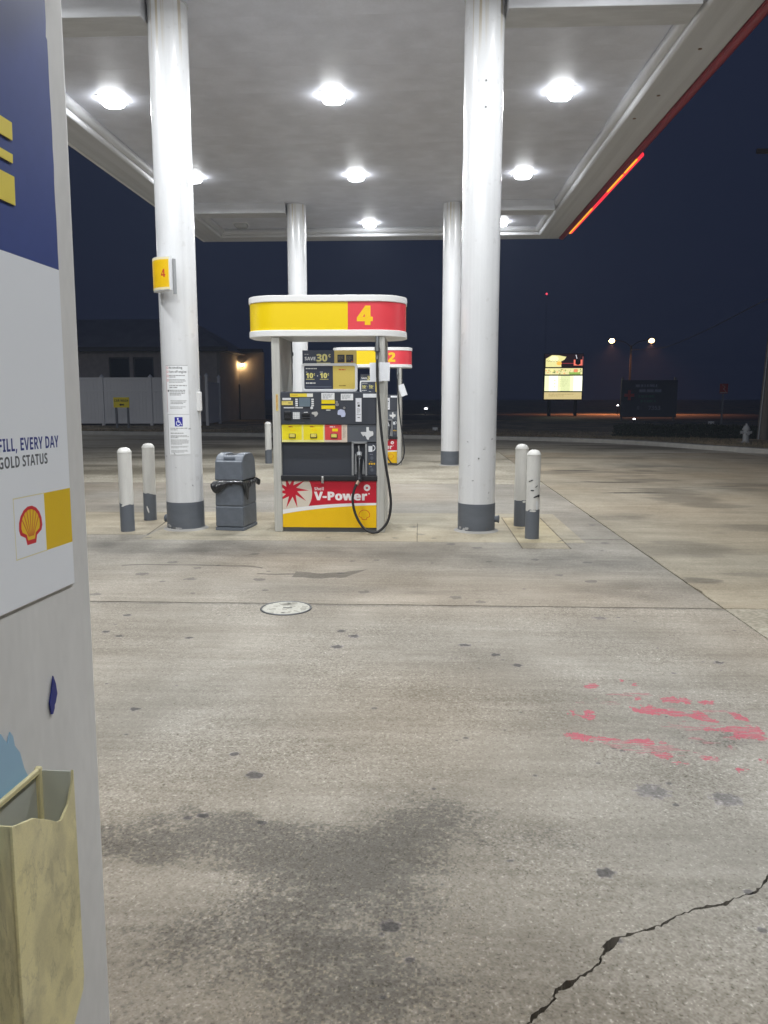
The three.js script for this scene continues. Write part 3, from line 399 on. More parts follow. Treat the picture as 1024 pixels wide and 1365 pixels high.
function stadium(hx, hz, r, n = 10) { const s = new THREE.Shape(); s.moveTo(-hx + r, -hz); s.lineTo(hx - r, -hz); s.absarc(hx - r, -hz + r, r, -Math.PI / 2, 0); s.lineTo(hx, hz - r); s.absarc(hx - r, hz - r, r, 0, Math.PI / 2); s.lineTo(-hx + r, hz); s.absarc(-hx + r, hz - r, r, Math.PI / 2, Math.PI); s.lineTo(-hx, -hz + r); s.absarc(-hx + r, -hz + r, r, Math.PI, Math.PI * 1.5); return s; }
const PW = 0.58, PZ = 0.38;   // half width and half depth of a pump
const Z = PZ - 0.02;          // plane of its front panels
function fuelPump(label, num, x, D, nearOne) {
  const t = thing('fuel_pump', label, 'fuel pump', x, 0, D, 0, 'fuel pumps in a row under the canopy');
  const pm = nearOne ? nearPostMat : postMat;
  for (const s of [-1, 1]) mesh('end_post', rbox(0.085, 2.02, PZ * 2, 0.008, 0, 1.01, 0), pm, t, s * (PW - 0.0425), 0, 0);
  mesh('plinth', box(PW * 2 - 0.18, 0.05, PZ * 2 - 0.06, 0, 0.025, 0), darkMetal, t);
  const inner = PW - 0.087;
  mesh('cabinet', box(inner * 2, 1.4, PZ * 2 - 0.10, 0, 0.05 + 0.7, 0), charcoal, t);
  // faces: only the side towards the camera is dressed in full, the far side gets the plain panels
  for (const f of [1, -1]) {
    const q = (m) => { if (f < 0) { m.position.z *= -1; m.position.x *= -1; m.rotation.y = Math.PI; } return m; };
    q(plate('skirt_panel', inner * 2, 0.49, 0.03, texSkirt, offwhite, t, 0, 0.295, Z, 0.35));
    q(mesh('ledge', rbox(inner * 2 + 0.02, 0.055, 0.06, 0.008), black, t, 0, 0.571, Z + 0.008));
    q(mesh('lower_door', rbox(0.735, 0.34, 0.03, 0.006), [printed(texWorn, 0.42)], t, -inner + 0.3675, 0.771, Z));
    q(mesh('display_door', rbox(inner * 2, 0.335, 0.05, 0.008), charcoal, t, 0, 1.292, Z));
    for (const [k, cx, w] of [[0, -0.378, 0.22], [1, -0.156, 0.22], [2, 0.074, 0.236]]) {
      const gp = q(plate('grade_panel', w, 0.178, 0.034, [texG1, texG1, texG2][k], white, t, cx, 1.033, Z, 0.4));
      const bx = k === 2 ? -0.0 : 0; mesh('grade_button', rbox(0.07, 0.046, 0.012, 0.004), black, gp, bx - (k === 2 ? 0.018 : 0), -0.025, 0.02); mesh('button_face', rbox(0.058, 0.034, 0.008, 0.003), btn, gp, bx - (k === 2 ? 0.018 : 0), -0.023, 0.025);
    }
    q(mesh('blank_panel', rbox(inner - 0.192, 0.178, 0.034, 0.004), charcoalLight, t, (inner + 0.192) / 2, 1.033, Z));
    // nozzle boot: a frame round a deep recess
    q(mesh('boot_frame', merge([box(0.16, 0.02, 0.045, 0, 0.17, 0), box(0.02, 0.34, 0.045, -0.07, 0, 0), box(0.02, 0.34, 0.045, 0.07, 0, 0)]), galvanised, t, 0.318, 0.771, Z + 0.004));
    q(mesh('boot_cheek', new THREE.ExtrudeGeometry(new THREE.Shape([new THREE.Vector2(0, 0), new THREE.Vector2(0.03, 0), new THREE.Vector2(0.02, 0.2), new THREE.Vector2(0.008, 0.22)]), { depth: 0.02, bevelEnabled: false }), galvanised, t, 0.263, 0.61, Z - 0.015));
    q(mesh('boot_cheek', new THREE.ExtrudeGeometry(new THREE.Shape([new THREE.Vector2(0, 0), new THREE.Vector2(0.03, 0), new THREE.Vector2(0.022, 0.12), new THREE.Vector2(0.012, 0.16)]), { depth: 0.02, bevelEnabled: false }), galvanised, t, 0.343, 0.61, Z - 0.015));
    q(plate('instruction_panel', 0.09, 0.33, 0.03, texBoot, charcoalLight, t, 0.447, 0.771, Z + 0.002, 0.5));
  }
  mesh('latch', rbox(0.026, 0.07, 0.02, 0.004), metal, t, -0.065, 0.555, Z + 0.045);
  // display door fittings
  const F = Z + 0.026; const st = (n, w, h, tex, cx, cy) => plate(n, w, h, 0.004, tex, white, t, cx, cy, F + 0.001, 0.5);
  st('sticker', 0.235, 0.035, texBar, -0.275, 1.424); st('sticker', 0.115, 0.042, texCard, -0.423, 1.345); mesh('sticker', box(0.088, 0.022, 0.004), offwhite, t, -0.428, 1.386, F + 0.001);
  mesh('screen', rbox(0.118, 0.09, 0.008, 0.004), phy(0.16, 0.21, 0.25, 0.15, { clearcoat: 1 }), t, -0.243, 1.352, F + 0.002);
  for (const s of [-0.326, -0.161]) mesh('soft_keys', merge([0, 1, 2, 3].map((i) => rbox(0.026, 0.016, 0.008, 0.003, 0, i * 0.021, 0))), offwhite, t, s, 1.318, F + 0.003);
  mesh('keypad', box(0.074, 0.072, 0.008), [white, white, white, white, printed(texKeys, 0.5), white], t, -0.33, 1.216, F + 0.003);
  mesh('card_reader', merge([rbox(0.075, 0.085, 0.03, 0.01), rbox(0.05, 0.012, 0.012, 0.003, 0, 0.018, 0.018)]), black, t, -0.42, 1.222, F + 0.01);
  mesh('receipt_slot', merge([rbox(0.08, 0.03, 0.02, 0.006), rbox(0.09, 0.012, 0.014, 0.004, 0, -0.036, 0)]), black, t, -0.232, 1.228, F + 0.006); mesh('receipt_lip', rbox(0.04, 0.008, 0.012, 0.003), offwhite, t, -0.232, 1.25, F + 0.008);
  for (const [cx, w] of [[-0.405, 0.11], [-0.302, 0.08]]) mesh('sticker', box(w, 0.011, 0.003), offwhite, t, cx, 1.297, F + 0.001);
  mesh('torn_sticker', new THREE.ExtrudeGeometry(new THREE.Shape([[-0.03, 0.02], [0.02, 0.025], [0.035, 0.005], [0.02, -0.02], [0.0, -0.03], [-0.005, -0.008], [-0.032, 0]].map((p) => new THREE.Vector2(...p))), { depth: 0.003, bevelEnabled: false }), std(0.5, 0.5, 0.48, 0.8), t, -0.14, 1.233, F);
  mesh('button', cyl(0.014, 0.014, 0.012, 14).rotateX(Math.PI / 2), offwhite, t, -0.17, 1.296, F + 0.004);
  st('info_sticker', 0.135, 0.068, texInfo, -0.002, 1.413); mesh('sticker', box(0.138, 0.038, 0.004), yellow, t, 0.0, 1.357, F + 0.001); mesh('sticker', box(0.14, 0.036, 0.004), yellow, t, 0.0, 1.302, F + 0.001); mesh('sticker', box(0.044, 0.009, 0.003), offwhite, t, 0.0, 1.273, F + 0.001);
  st('info_sticker', 0.126, 0.066, texInfo, 0.193, 1.406); mesh('sticker', box(0.135, 0.038, 0.004), paper, t, 0.427, 1.42, F + 0.001); st('pump_tag', 0.06, 0.24, texTag, 0.312, 1.275);
  mesh('torn_sticker', new THREE.ExtrudeGeometry(new THREE.Shape([[-0.042, -0.01], [-0.036, 0.03], [-0.01, 0.042], [0.03, 0.034], [0.042, -0.005], [0.036, -0.034], [0.0, -0.04], [-0.008, -0.018], [-0.03, -0.016]].map((p) => new THREE.Vector2(...p))), { depth: 0.003, bevelEnabled: false }), std(0.5, 0.54, 0.72, 0.6), t, 0.136, 1.24, F);
  for (const [cx, cy, r] of [[0.092, 1.33, 0.018], [0.165, 1.296, 0.012], [0.088, 1.355, 0.012]]) mesh('lock', cyl(r, r, 0.01, 14).rotateX(Math.PI / 2), metal, t, cx, cy, F + 0.004);
  const texas = [[-0.005, 0.055], [0.022, 0.055], [0.022, 0.022], [0.04, 0.012], [0.062, 0.012], [0.068, -0.012], [0.064, -0.032], [0.04, -0.042], [0.024, -0.055], [0.02, -0.078], [0.002, -0.072], [-0.01, -0.045], [-0.022, -0.03], [-0.036, -0.042], [-0.048, -0.026], [-0.062, -0.004], [-0.06, 0.004], [-0.005, 0.004]].map((p) => new THREE.Vector2(...p));
  mesh('state_sticker', new THREE.ExtrudeGeometry(new THREE.Shape(texas), { depth: 0.003, bevelEnabled: false }), offwhite, t, 0.395, 1.045, Z + 0.0175);
  plate('warning_strip', 0.026, 0.17, 0.003, texStrip, white, t, -PW + 0.05, 1.35, PZ + 0.0016);
  // advertising plates standing on the cabinet
  plate('advert_plate', 0.56, 0.165, 0.012, texTopA, darkMetal, t, 0.004, 1.80, 0.27, 0.4);
  const ad = plate('advert_plate', 0.53, 0.235, 0.014, texTopB, darkMetal, t, 0.006, 1.605, 0.285, 0.35);
  const fr = stadium(0.287, 0.142, 0.03); fr.holes.push(stadium(0.266, 0.121, 0.018)); mesh('frame', new THREE.ExtrudeGeometry(fr, { depth: 0.012, bevelEnabled: true, bevelSize: 0.003, bevelThickness: 0.003, bevelSegments: 2 }), offwhite, ad, 0, 0, -0.002);
  for (const s of [-0.15, 0.16]) mesh('advert_foot', box(0.1, 0.05, 0.05), offwhite, t, s, 1.468, 0.26);
  // valance on top
  const hx = 0.82, vx = -0.03; const slabG = (grow, h) => new THREE.ExtrudeGeometry(stadium(hx + grow, PZ + 0.02 + grow, 0.32), { depth: h, curveSegments: 14, bevelEnabled: true, bevelSize: 0.006, bevelThickness: 0.006, bevelSegments: 2 }).rotateX(-Math.PI / 2);
  mesh('valance_trim', slabG(0, 0.052), white, t, vx, 2.02, 0); mesh('valance_trim', slabG(0, 0.052), white, t, vx, 2.362, 0);
  const band = stadium(hx - 0.004, PZ + 0.016, 0.32).getSpacedPoints(160), pos = [], uv = [], idx = []; // starts at local back-left
  band.forEach((p, i) => { const front = p.y >= 0 ? 1 : -1, u = clamp((p.x * front) / (2 * hx) + 0.5); pos.push(p.x, 2.07, p.y, p.x, 2.368, p.y); uv.push(u, 0, u, 1); if (i) { const k = 2 * i - 2; idx.push(k, k + 1, k + 2, k + 1, k + 3, k + 2); } });
  const bg = new THREE.BufferGeometry(); bg.setAttribute('position', new THREE.Float32BufferAttribute(pos, 3)); bg.setAttribute('uv', new THREE.Float32BufferAttribute(uv, 2)); bg.setIndex(idx); bg.computeVertexNormals();
  mesh('valance_band', bg, new THREE.MeshStandardMaterial({ map: bandTex(num), roughness: 0.35, side: THREE.DoubleSide }), t, vx, 0, 0);
  // hoses, one for each side
  for (const f of [1, -1]) {
    const H = new THREE.Group(); H.name = 'hose_assembly'; t.add(H); if (f < 0) H.rotation.y = Math.PI;
    const hz = PZ + 0.05;
    mesh('hose', tube([[0.505, 1.93, hz - 0.03], [0.505, 1.8, hz - 0.01], [0.508, 1.6, hz + 0.01], [0.525, 1.35, hz + 0.03], [0.55, 1.05, hz + 0.05], [0.59, 0.75, hz + 0.07], [0.634, 0.48, hz + 0.08], [0.648, 0.30, hz + 0.09], [0.61, 0.13, hz + 0.10], [0.50, 0.028, hz + 0.11], [0.39, 0.055, hz + 0.10], [0.29, 0.2, hz + 0.08], [0.255, 0.36, hz + 0.07], [0.275, 0.475, hz + 0.06], [0.298, 0.53, hz + 0.05]], 0.0135, 110, 10), rubber, H);
    mesh('breakaway', merge([bar([0.505, 2.02, hz - 0.05], [0.505, 1.9, hz - 0.03], 0.02, 12), bar([0.505, 1.9, hz - 0.03], [0.505, 1.86, hz - 0.025], 0.028, 12), bar([0.505, 1.86, hz - 0.025], [0.505, 1.78, hz - 0.01], 0.018, 12)]), darkMetal, H);
    const nz = new THREE.Group(); nz.name = 'nozzle'; H.add(nz);
    mesh('nozzle_body', merge([bar([0.318, 0.84, Z + 0.0], [0.322, 0.76, Z + 0.045], 0.024, 12), bar([0.322, 0.76, Z + 0.045], [0.318, 0.64, Z + 0.07], 0.02, 12), bar([0.318, 0.64, Z + 0.07], [0.322, 0.58, Z + 0.09], 0.027, 12), new THREE.SphereGeometry(0.03, 14, 10).translate(0.322, 0.565, Z + 0.095)]), black, nz);
    mesh('spout', tube([[0.318, 0.83, Z + 0.0], [0.312, 0.87, Z - 0.005], [0.306, 0.905, Z - 0.012]], 0.012, 8, 10), metal, nz);
    mesh('vapour_collar', bar([0.316, 0.835, Z + 0.004], [0.318, 0.80, Z + 0.024], 0.03, 14), galvanised, nz);
    mesh('lever', tube([[0.322, 0.78, Z + 0.07], [0.322, 0.7, Z + 0.105], [0.32, 0.63, Z + 0.10]], 0.007, 12, 8), darkMetal, nz);
    mesh('hose_ferrule', bar([0.32, 0.56, Z + 0.1], [0.296, 0.515, hz + 0.052], 0.019, 12), std(0.35, 0.24, 0.18, 0.5, { metalness: 0.4 }), nz);
  }
  return t;
}
const texG1 = texGrade('#f2e020', false), texG2 = texGrade('#d84a48', true), btn = std(0.72, 0.62, 0.12, 0.5);
const pump4 = fuelPump('fuel pump with a big yellow number 4 on its rounded top sign', '4', -0.94, 8.47);
const pump2 = fuelPump('farther fuel pump with a number 2 on its sign, half hidden by the nearer one', '2', -0.965, 16.72);
// plastic cards hung round the hoses
function hoseCards(label, pump, list) { const t = thing('hose_cards', label, 'card', pump.position.x, 0, -pump.position.z); for (const [x, y, z, w, h, r] of list) { const m = mesh('card', rbox(w, h, 0.003, 0.02, 0, 0, 0, 3), paper, t, x, y, z); m.rotation.z = r; } }
hoseCards('pair of blank white cards hung on the hose of the number 4 pump', pump4, [[0.49, 1.655, PZ + 0.034, 0.12, 0.19, 0.02], [0.578, 1.66, PZ + 0.036, 0.11, 0.185, -0.02]]);
hoseCards('tilted white card hung on the hose of the number 2 pump', pump2, [[0.605, 1.55, PZ + 0.04, 0.13, 0.24, 0.33]]);

{ // the pump right beside the camera: only its end post with stickers is in view
  const tilt = 0.016, a = 2.8 * Math.PI / 180, e = thing('fuel_pump', 'grey end post of the nearest fuel pump at the left edge, with stickers', 'fuel pump', 0, 0, 0);
  e.userData.group = 'fuel pumps in a row under the canopy';
  const src = fuelPump('', '', 0, 0, true); scene.remove(src); names['fuel_pump']--; 
  for (const c of [...src.children]) e.add(c);
  e.rotation.order = 'YXZ'; e.rotation.set(-tilt, -a, 0);
  // world place of the far bottom corner of the end post, then back to the group's origin
  const corner = new THREE.Vector3(-0.3565 - 0.0107 * Math.sin(a), 0, -(0.81 - 0.0107 * Math.cos(a)));
  e.position.copy(corner).sub(new THREE.Vector3(PW, 0, -PZ).applyEuler(e.rotation));
  const X = PW + 0.0012; const S = (s) => -PZ - s;   // s: metres from the far edge (negative towards the camera)
  const side = (name, geo, mat, off = 0) => { const m = mesh(name, geo, mat, e, X + off, 0, 0); m.rotation.y = Math.PI / 2; return m; };
  // sheets are drawn in (s, y) and lie on the post
  const sheet = (name, pts, mat, off) => { const g = new THREE.ExtrudeGeometry(new THREE.Shape(pts.map((p) => new THREE.Vector2(p[0] + PZ, p[1]))), { depth: 0.0012, bevelEnabled: false }); return side(name, g, mat, off); };
  const blue = std(0.078, 0.115, 0.36, 0.35, { map: speckle });
  const rag = []; for (let i = 0; i < 14; i++) rag.push([-0.042 + rr(-0.0006, 0.0006), 1.5235 + (1.735 - 1.5235) * i / 13]);
  sheet('blue_poster', [[-0.36, 1.5235], ...rag, [-0.0445, 1.737], [-0.043, 1.752], [-0.044, 1.95], [-0.36, 1.95]], blue, 0);
  const let_ = std(0.86, 0.70, 0.10, 0.4);
  // the end of a big yellow capital E
  sheet('poster_letter', [[-0.2, 1.566], [-0.1162, 1.566], [-0.1154, 1.5905], [-0.146, 1.5905], [-0.146, 1.6015], [-0.1165, 1.6015], [-0.116, 1.609], [-0.146, 1.609], [-0.146, 1.621], [-0.115, 1.621], [-0.1145, 1.636], [-0.2, 1.636]], let_, 0.0014);
  const posterTex = canvasTex(1024, 1024, (g, w, h) => {  // 0.32 m square: u 0..1 is s -0.362..-0.042, v 0..1 is y 1.21..1.5235
    const ux = (s) => (s + 0.362) / 0.32 * w, vy = (y) => (1.5235 - y) / 0.3135 * h;
    g.fillStyle = '#eff2f7'; g.fillRect(0, 0, w, h); g.textAlign = 'right';
    g.save(); g.translate(ux(-0.060), vy(1.3508)); g.scale(0.83, 1); g.fillStyle = '#27337f'; g.font = `bold 52px ${FONT}`; g.fillText('FILL, EVERY DAY', 0, 0); g.restore();
    g.save(); g.translate(ux(-0.082), vy(1.3363)); g.scale(0.87, 1); g.fillStyle = '#55585e'; g.font = `bold 47px ${FONT}`; g.fillText('GOLD STATUS', 0, 0); g.restore();
    g.strokeStyle = '#e4dcae'; g.lineWidth = 3; g.strokeRect(ux(-0.145), vy(1.3085), ux(-0.0925) - ux(-0.145), vy(1.2533) - vy(1.3085)); g.fillStyle = '#eac21c'; g.fillRect(ux(-0.0925), vy(1.3085), w - ux(-0.0925), vy(1.2533) - vy(1.3085));
    const cx = ux(-0.1185), cy = vy(1.2815), s = (ux(-0.099) - ux(-0.141)) / 2; shellPath(g, cx, cy, s); g.fillStyle = '#d42a38'; g.fill(); shellPath(g, cx, cy - s * 0.02, s * 0.8); g.fillStyle = '#f2c62a'; g.fill();
    g.strokeStyle = '#d6722c'; g.lineWidth = 4; for (let i = -3; i <= 3; i++) { g.beginPath(); g.moveTo(cx + i * s * 0.06, cy + s * 0.5); g.lineTo(cx + Math.sin(i * 0.36) * s * 0.74, cy + 0.05 * s - Math.cos(i * 0.36) * s * 0.74); g.stroke(); }
  });
  const pg = new THREE.BoxGeometry(0.32, 0.3135, 0.0012); const pm = mesh('white_poster', pg, [white, white, white, white, printed(posterTex, 0.45), white], e, X + 0.0006, 1.36675, S(-0.202)); pm.rotation.y = Math.PI / 2;
  sheet('torn_blue_sticker', [[-0.0935, 1.128], [-0.0895, 1.119], [-0.0875, 1.108], [-0.0915, 1.1], [-0.0935, 1.0985], [-0.094, 1.095], [-0.0975, 1.0905], [-0.1005, 1.0912], [-0.1025, 1.104], [-0.098, 1.113]], std(0.02, 0.03, 0.22, 0.5), 0);
  sheet('light_blue_sticker', [[-0.3, 1.02], [-0.1375, 1.02], [-0.139, 1.045], [-0.146, 1.048], [-0.1525, 1.06], [-0.158, 1.078], [-0.1655, 1.088], [-0.167, 1.097], [-0.171, 1.103], [-0.176, 1.094], [-0.181, 1.1005], [-0.185, 1.107], [-0.3, 1.11]], std(0.33, 0.52, 0.68, 0.6), 0);
  // cracked yellowed plastic pocket screwed to the post, walls 3 mm thick, part of its rim broken off
  const ptex = dataTex(512, 1024, (u, v, o) => { const n = fbm(u * 5, v * 9, 999, 600, 5), c = fbm(u * 14 + 3, v * 22, 999, 610, 4), sm = step(0.46, 0.68, c) * step(0.4, 0.62, n), sc = step(0.03, 0.0, Math.abs(fbm(u * 9, v * 12, 999, 640, 4) - 0.5)) * step(0.45, 0.6, n); let k = 1 - 0.06 * sm - 0.07 * sc - 0.1 * step(0.5, 0.75, fbm(u * 3, v * 4 + 7, 999, 650, 4)) - 0.04 * (vn(u * 120, v * 200, 999, 620) - 0.5); const ye = 0.5 + 0.5 * fbm(u * 2, v * 3, 99, 630, 3); o[0] = (238 + 6 * ye) * k; o[1] = (229 + 3 * ye) * k; o[2] = (198 - 24 * ye) * k; });
  const plastic = new THREE.MeshPhysicalMaterial({ map: ptex, roughness: 0.45, transmission: 0.1, thickness: 0, side: THREE.DoubleSide });
  const clear = new THREE.MeshPhysicalMaterial({ color: new THREE.Color().setRGB(0.74, 0.75, 0.68), roughness: 0.35, transmission: 0.45, thickness: 0, side: THREE.DoubleSide });
  const sF = -0.1335, sN = -0.236, yT = 1.051, yB = 0.80, P = 0.036, W = 0.0018, pk = new THREE.Group(); pk.name = 'plastic_pocket'; e.add(pk);
  // outer wall with the broken corner and a chamfered foot, in (s, y)
  const outer = [[sN, yB - 0.02], [sF - 0.03, yB], [sF - 0.003, yB + 0.028], [sF, yB + 0.04], [sF, yT], [sF - 0.003, yT - 0.012], [sF - 0.012, yT - 0.028], [sF - 0.026, yT - 0.036], [sF - 0.033, yT - 0.034], [sF - 0.044, yT - 0.026], [sF - 0.07, yT - 0.01], [sN, yT]];
  const wall = (name, pts, depth, mat) => { const g = new THREE.ExtrudeGeometry(new THREE.Shape(pts.map((p) => new THREE.Vector2(p[0] + PZ, p[1]))), { depth, bevelEnabled: true, bevelSize: 0.0003, bevelThickness: 0.0003, bevelSegments: 1 }); const p = g.attributes.position, u = g.attributes.uv; for (let i = 0; i < p.count; i++) u.setXY(i, (p.getX(i) - PZ - sN) / 0.11, (p.getY(i) - yB) / 0.26); const m = new THREE.Mesh(g, mat); m.name = name; m.rotation.y = Math.PI / 2; pk.add(m); return m; };
  wall('outer_wall', outer, W, plastic).position.x = X + P;
  wall('back_wall', [[sN, yB], [sF, yB + 0.04], [sF, yT], [sN, yT]], 0.002, clear).position.x = X + 0.002;
  mesh('far_wall', box(P - 0.004, yT - yB - 0.045, W), clear, pk, X + P / 2 + 0.002, (yT + yB + 0.045) / 2, S(sF - 0.002)); mesh('near_wall', box(P - 0.004, yT - yB, W), plastic, pk, X + P / 2 + 0.002, (yT + yB) / 2, S(sN + 0.0015));
  mesh('corner_rib', rbox(0.006, yT - yB - 0.04, 0.006, 0.002), plastic, pk, X + 0.0055, (yT + yB) / 2 + 0.024, S(sF - 0.004));
  mesh('rim', rbox(0.004, 0.006, sF - sN, 0.0015), plastic, pk, X + 0.006, yT, S((sF + sN) / 2));
}

// ---------------------------------------------------------------- litter bin
{
  const t = thing('litter_bin', 'grey plastic litter bin with a black bag folded over its rim, beside the pump', 'litter bin', -1.985, 0, 8.36, -0.13);
  const binMat = std(0.15, 0.172, 0.21, 0.42, { map: speckle }), W = 0.31, Dp = 0.44;
  const frust = (w0, d0, w1, d1, h, r) => { const g = rbox(1, 1, 1, r, 0, 0, 0, 3), p = g.attributes.position; for (let i = 0; i < p.count; i++) { const k = clamp(p.getY(i) + 0.5), w = w0 + (w1 - w0) * k, d = d0 + (d1 - d0) * k; p.setXYZ(i, p.getX(i) * w, p.getY(i) * h, p.getZ(i) * d); } g.computeVertexNormals(); return g; };
  mesh('foot', frust(W + 0.015, Dp + 0.015, W + 0.012, Dp + 0.012, 0.034, 0.06), binMat, t, 0, 0.017, 0);
  mesh('lower_body', frust(W, Dp, W, Dp, 0.22, 0.05), binMat, t, 0, 0.148, 0);
  mesh('waist_groove', rbox(W - 0.016, 0.02, Dp - 0.016, 0.004), binMat, t, 0, 0.258, 0);
  mesh('upper_body', frust(W, Dp, W - 0.006, Dp - 0.006, 0.25, 0.05), binMat, t, 0, 0.387, 0);
  // lid: upright sides, a humped top with a swing opening
  mesh('lid', frust(W + 0.006, Dp + 0.004, W - 0.01, Dp - 0.012, 0.21, 0.07), binMat, t, 0, 0.637, 0);
  for (const s of [-1, 1]) { const hump = new THREE.ExtrudeGeometry((() => { const q = new THREE.Shape(); q.moveTo(-0.19, 0); q.bezierCurveTo(-0.17, 0.085, -0.08, 0.09, 0, 0.09); q.bezierCurveTo(0.08, 0.09, 0.17, 0.085, 0.19, 0); return q; })(), { depth: 0.05, bevelEnabled: true, bevelSize: 0.012, bevelThickness: 0.02, bevelSegments: 3 }).rotateY(Math.PI / 2); mesh('lid_hump', hump, binMat, t, s * 0.105 - 0.025, 0.715, 0); }
  mesh('lid_hood', rbox(0.2, 0.06, 0.33, 0.025), binMat, t, 0, 0.762, 0);
  mesh('opening', rbox(0.15, 0.012, 0.2, 0.003), black, t, 0, 0.79, -0.05);
  const bag = phy(0.012, 0.012, 0.013, 0.28, { side: THREE.DoubleSide, clearcoat: 0.4 });
  // bag rim: a crumpled band round the waist, deeper flaps at two places
  const n = 140, pos = [], idx = []; let y5 = null; const per = (u) => { const L = 2 * (W + Dp); let d = u * L; const w = W / 2, h = Dp / 2; if (d < W) return [-w + d, h]; d -= W; if (d < Dp) return [w, h - d]; d -= Dp; if (d < W) return [w - d, -h]; d -= W; return [-w, -h + d]; };
  for (let i = 0; i <= n; i++) { const u = (i % n) / n, [px, pz] = per(u), l = Math.hypot(px, pz), gs = (v) => Math.exp(-v * v), b1_ = gs(((u < 0.5 ? u : u - 1) - 0.035) / 0.05), b2_ = gs((u - 0.275) / 0.04), b3_ = gs((u - 0.5) / 0.03);
    const drop = 0.03 + 0.02 * vn(i * 0.4, 1, 70, 700) + 0.085 * b1_ + 0.17 * b2_ + 0.05 * b3_, out = 0.012 + 0.018 * vn(i * 0.55, 3, 77, 710) + 0.03 * b1_ + 0.012 * b2_ + 0.035 * b3_;
    for (let k = 0; k < 4; k++) { const f = k / 3, o = (k === 0 ? 0.004 : k === 3 ? out * 0.6 + 0.006 : out) + 0.006 * vn(i * 0.9, k * 2, 99, 720); pos.push(px * (1 + o / l), 0.528 + 0.02 * Math.sin(u * 12.56) * 0.4 - drop * f, pz * (1 + o / l)); } if (i) for (let k = 0; k < 3; k++) { const a = (i - 1) * 4 + k; idx.push(a, a + 4, a + 1, a + 1, a + 4, a + 5); } }
  const g = new THREE.BufferGeometry(); g.setAttribute('position', new THREE.Float32BufferAttribute(pos, 3)); g.setIndex(idx); g.computeVertexNormals(); mesh('bag_rim', g, bag, t);
}

// ---------------------------------------------------------------- round cover in the ground
{
  const t = thing('manhole_cover', 'round pale painted tank cover set in the concrete', 'cover', -0.888, 0, 5.075);
  const tex = dataTex(256, 256, (u, v, o) => { const n = fbm(u * 8, v * 8, 999, 800, 4), x = u - 0.5, y = v - 0.5, r = Math.hypot(x, y); let k = 178 + (n - 0.5) * 50; if (n > 0.58) k -= 38; const wornPatch = Math.exp(-((x + 0.3) ** 2 / 0.012 + (y) ** 2 / 0.02)) * 0.35; k *= 1 - wornPatch * (0.4 + vn(u * 40, v * 40, 99, 810)); o[0] = k; o[1] = k - 2; o[2] = k - 12; });
  mesh('frame_ring', new THREE.TorusGeometry(0.166, 0.007, 6, 56).rotateX(Math.PI / 2), darkMetal, t, 0, 0.002, 0);
  mesh('lid', cyl(0.158, 0.16, 0.012, 56), [std(0.5, 0.5, 0.46, 0.7), printed(tex, 0.7), white], t, 0, -0.001, 0);
  for (const [x, z] of [[0, -0.12], [0, 0.125], [0.01, 0]]) mesh('lift_slot', rbox(x ? 0.06 : 0.02, 0.004, 0.02, 0.002), std(0.12, 0.12, 0.11, 0.8), t, x, 0.0052, z);
}

// ---------------------------------------------------------------- fence, house and signs behind the kerb on the left
const VG = 0.118;
{
  const vinyl = std(0.78, 0.79, 0.81, 0.5), t = thing('vinyl_fence', 'tall white vinyl panel fence with capped posts behind the kerb', 'fence', 0, VG, 0);
  const post = (x, D, h) => { const p = mesh('post', rbox(0.13, h, 0.13, 0.01, 0, h / 2, 0), vinyl, t, x, 0, -D); mesh('post_cap', merge([box(0.17, 0.03, 0.17, 0, h + 0.015, 0), new THREE.ConeGeometry(0.11, 0.12, 4).rotateY(Math.PI / 4).translate(0, h + 0.09, 0)]), vinyl, p); };
  const panel = (xa, Da, xb, Db, h) => { const L = Math.hypot(xb - xa, Db - Da) - 0.13, p = new THREE.Group(); p.name = 'panel'; t.add(p); p.position.set((xa + xb) / 2, 0, -(Da + Db) / 2); p.rotation.y = Math.atan2(Db - Da, xb - xa);
    const rail = (n, y, hh) => mesh(n, rbox(L, hh, 0.06, 0.008, 0, y, 0), vinyl, p); rail('rail', h - 0.06, 0.12); rail('rail', h - 0.62, 0.09); rail('rail', 0.16, 0.14);
    const boards = []; const nb = Math.round(L / 0.17); for (let i = 0; i < nb; i++) boards.push(box(L / nb - 0.006, h - 0.24, 0.022, -L / 2 + (i + 0.5) * L / nb, h / 2 + 0.02, 0)); mesh('board_infill', merge(boards), vinyl, p).userData.kind = 'stuff'; };
  const xs = [-19.2, -16.93, -14.66, -12.39, -10.12], D = 36, h = 2.2; xs.forEach((x, i) => { post(x, D, h); if (i) panel(xs[i - 1], D, x, D, h); });
  post(-9.82, D + 0.15, 2.26); post(-9.95, 38.9, 2.26); panel(-9.82, D + 0.15, -9.95, 38.9, 2.0);
}
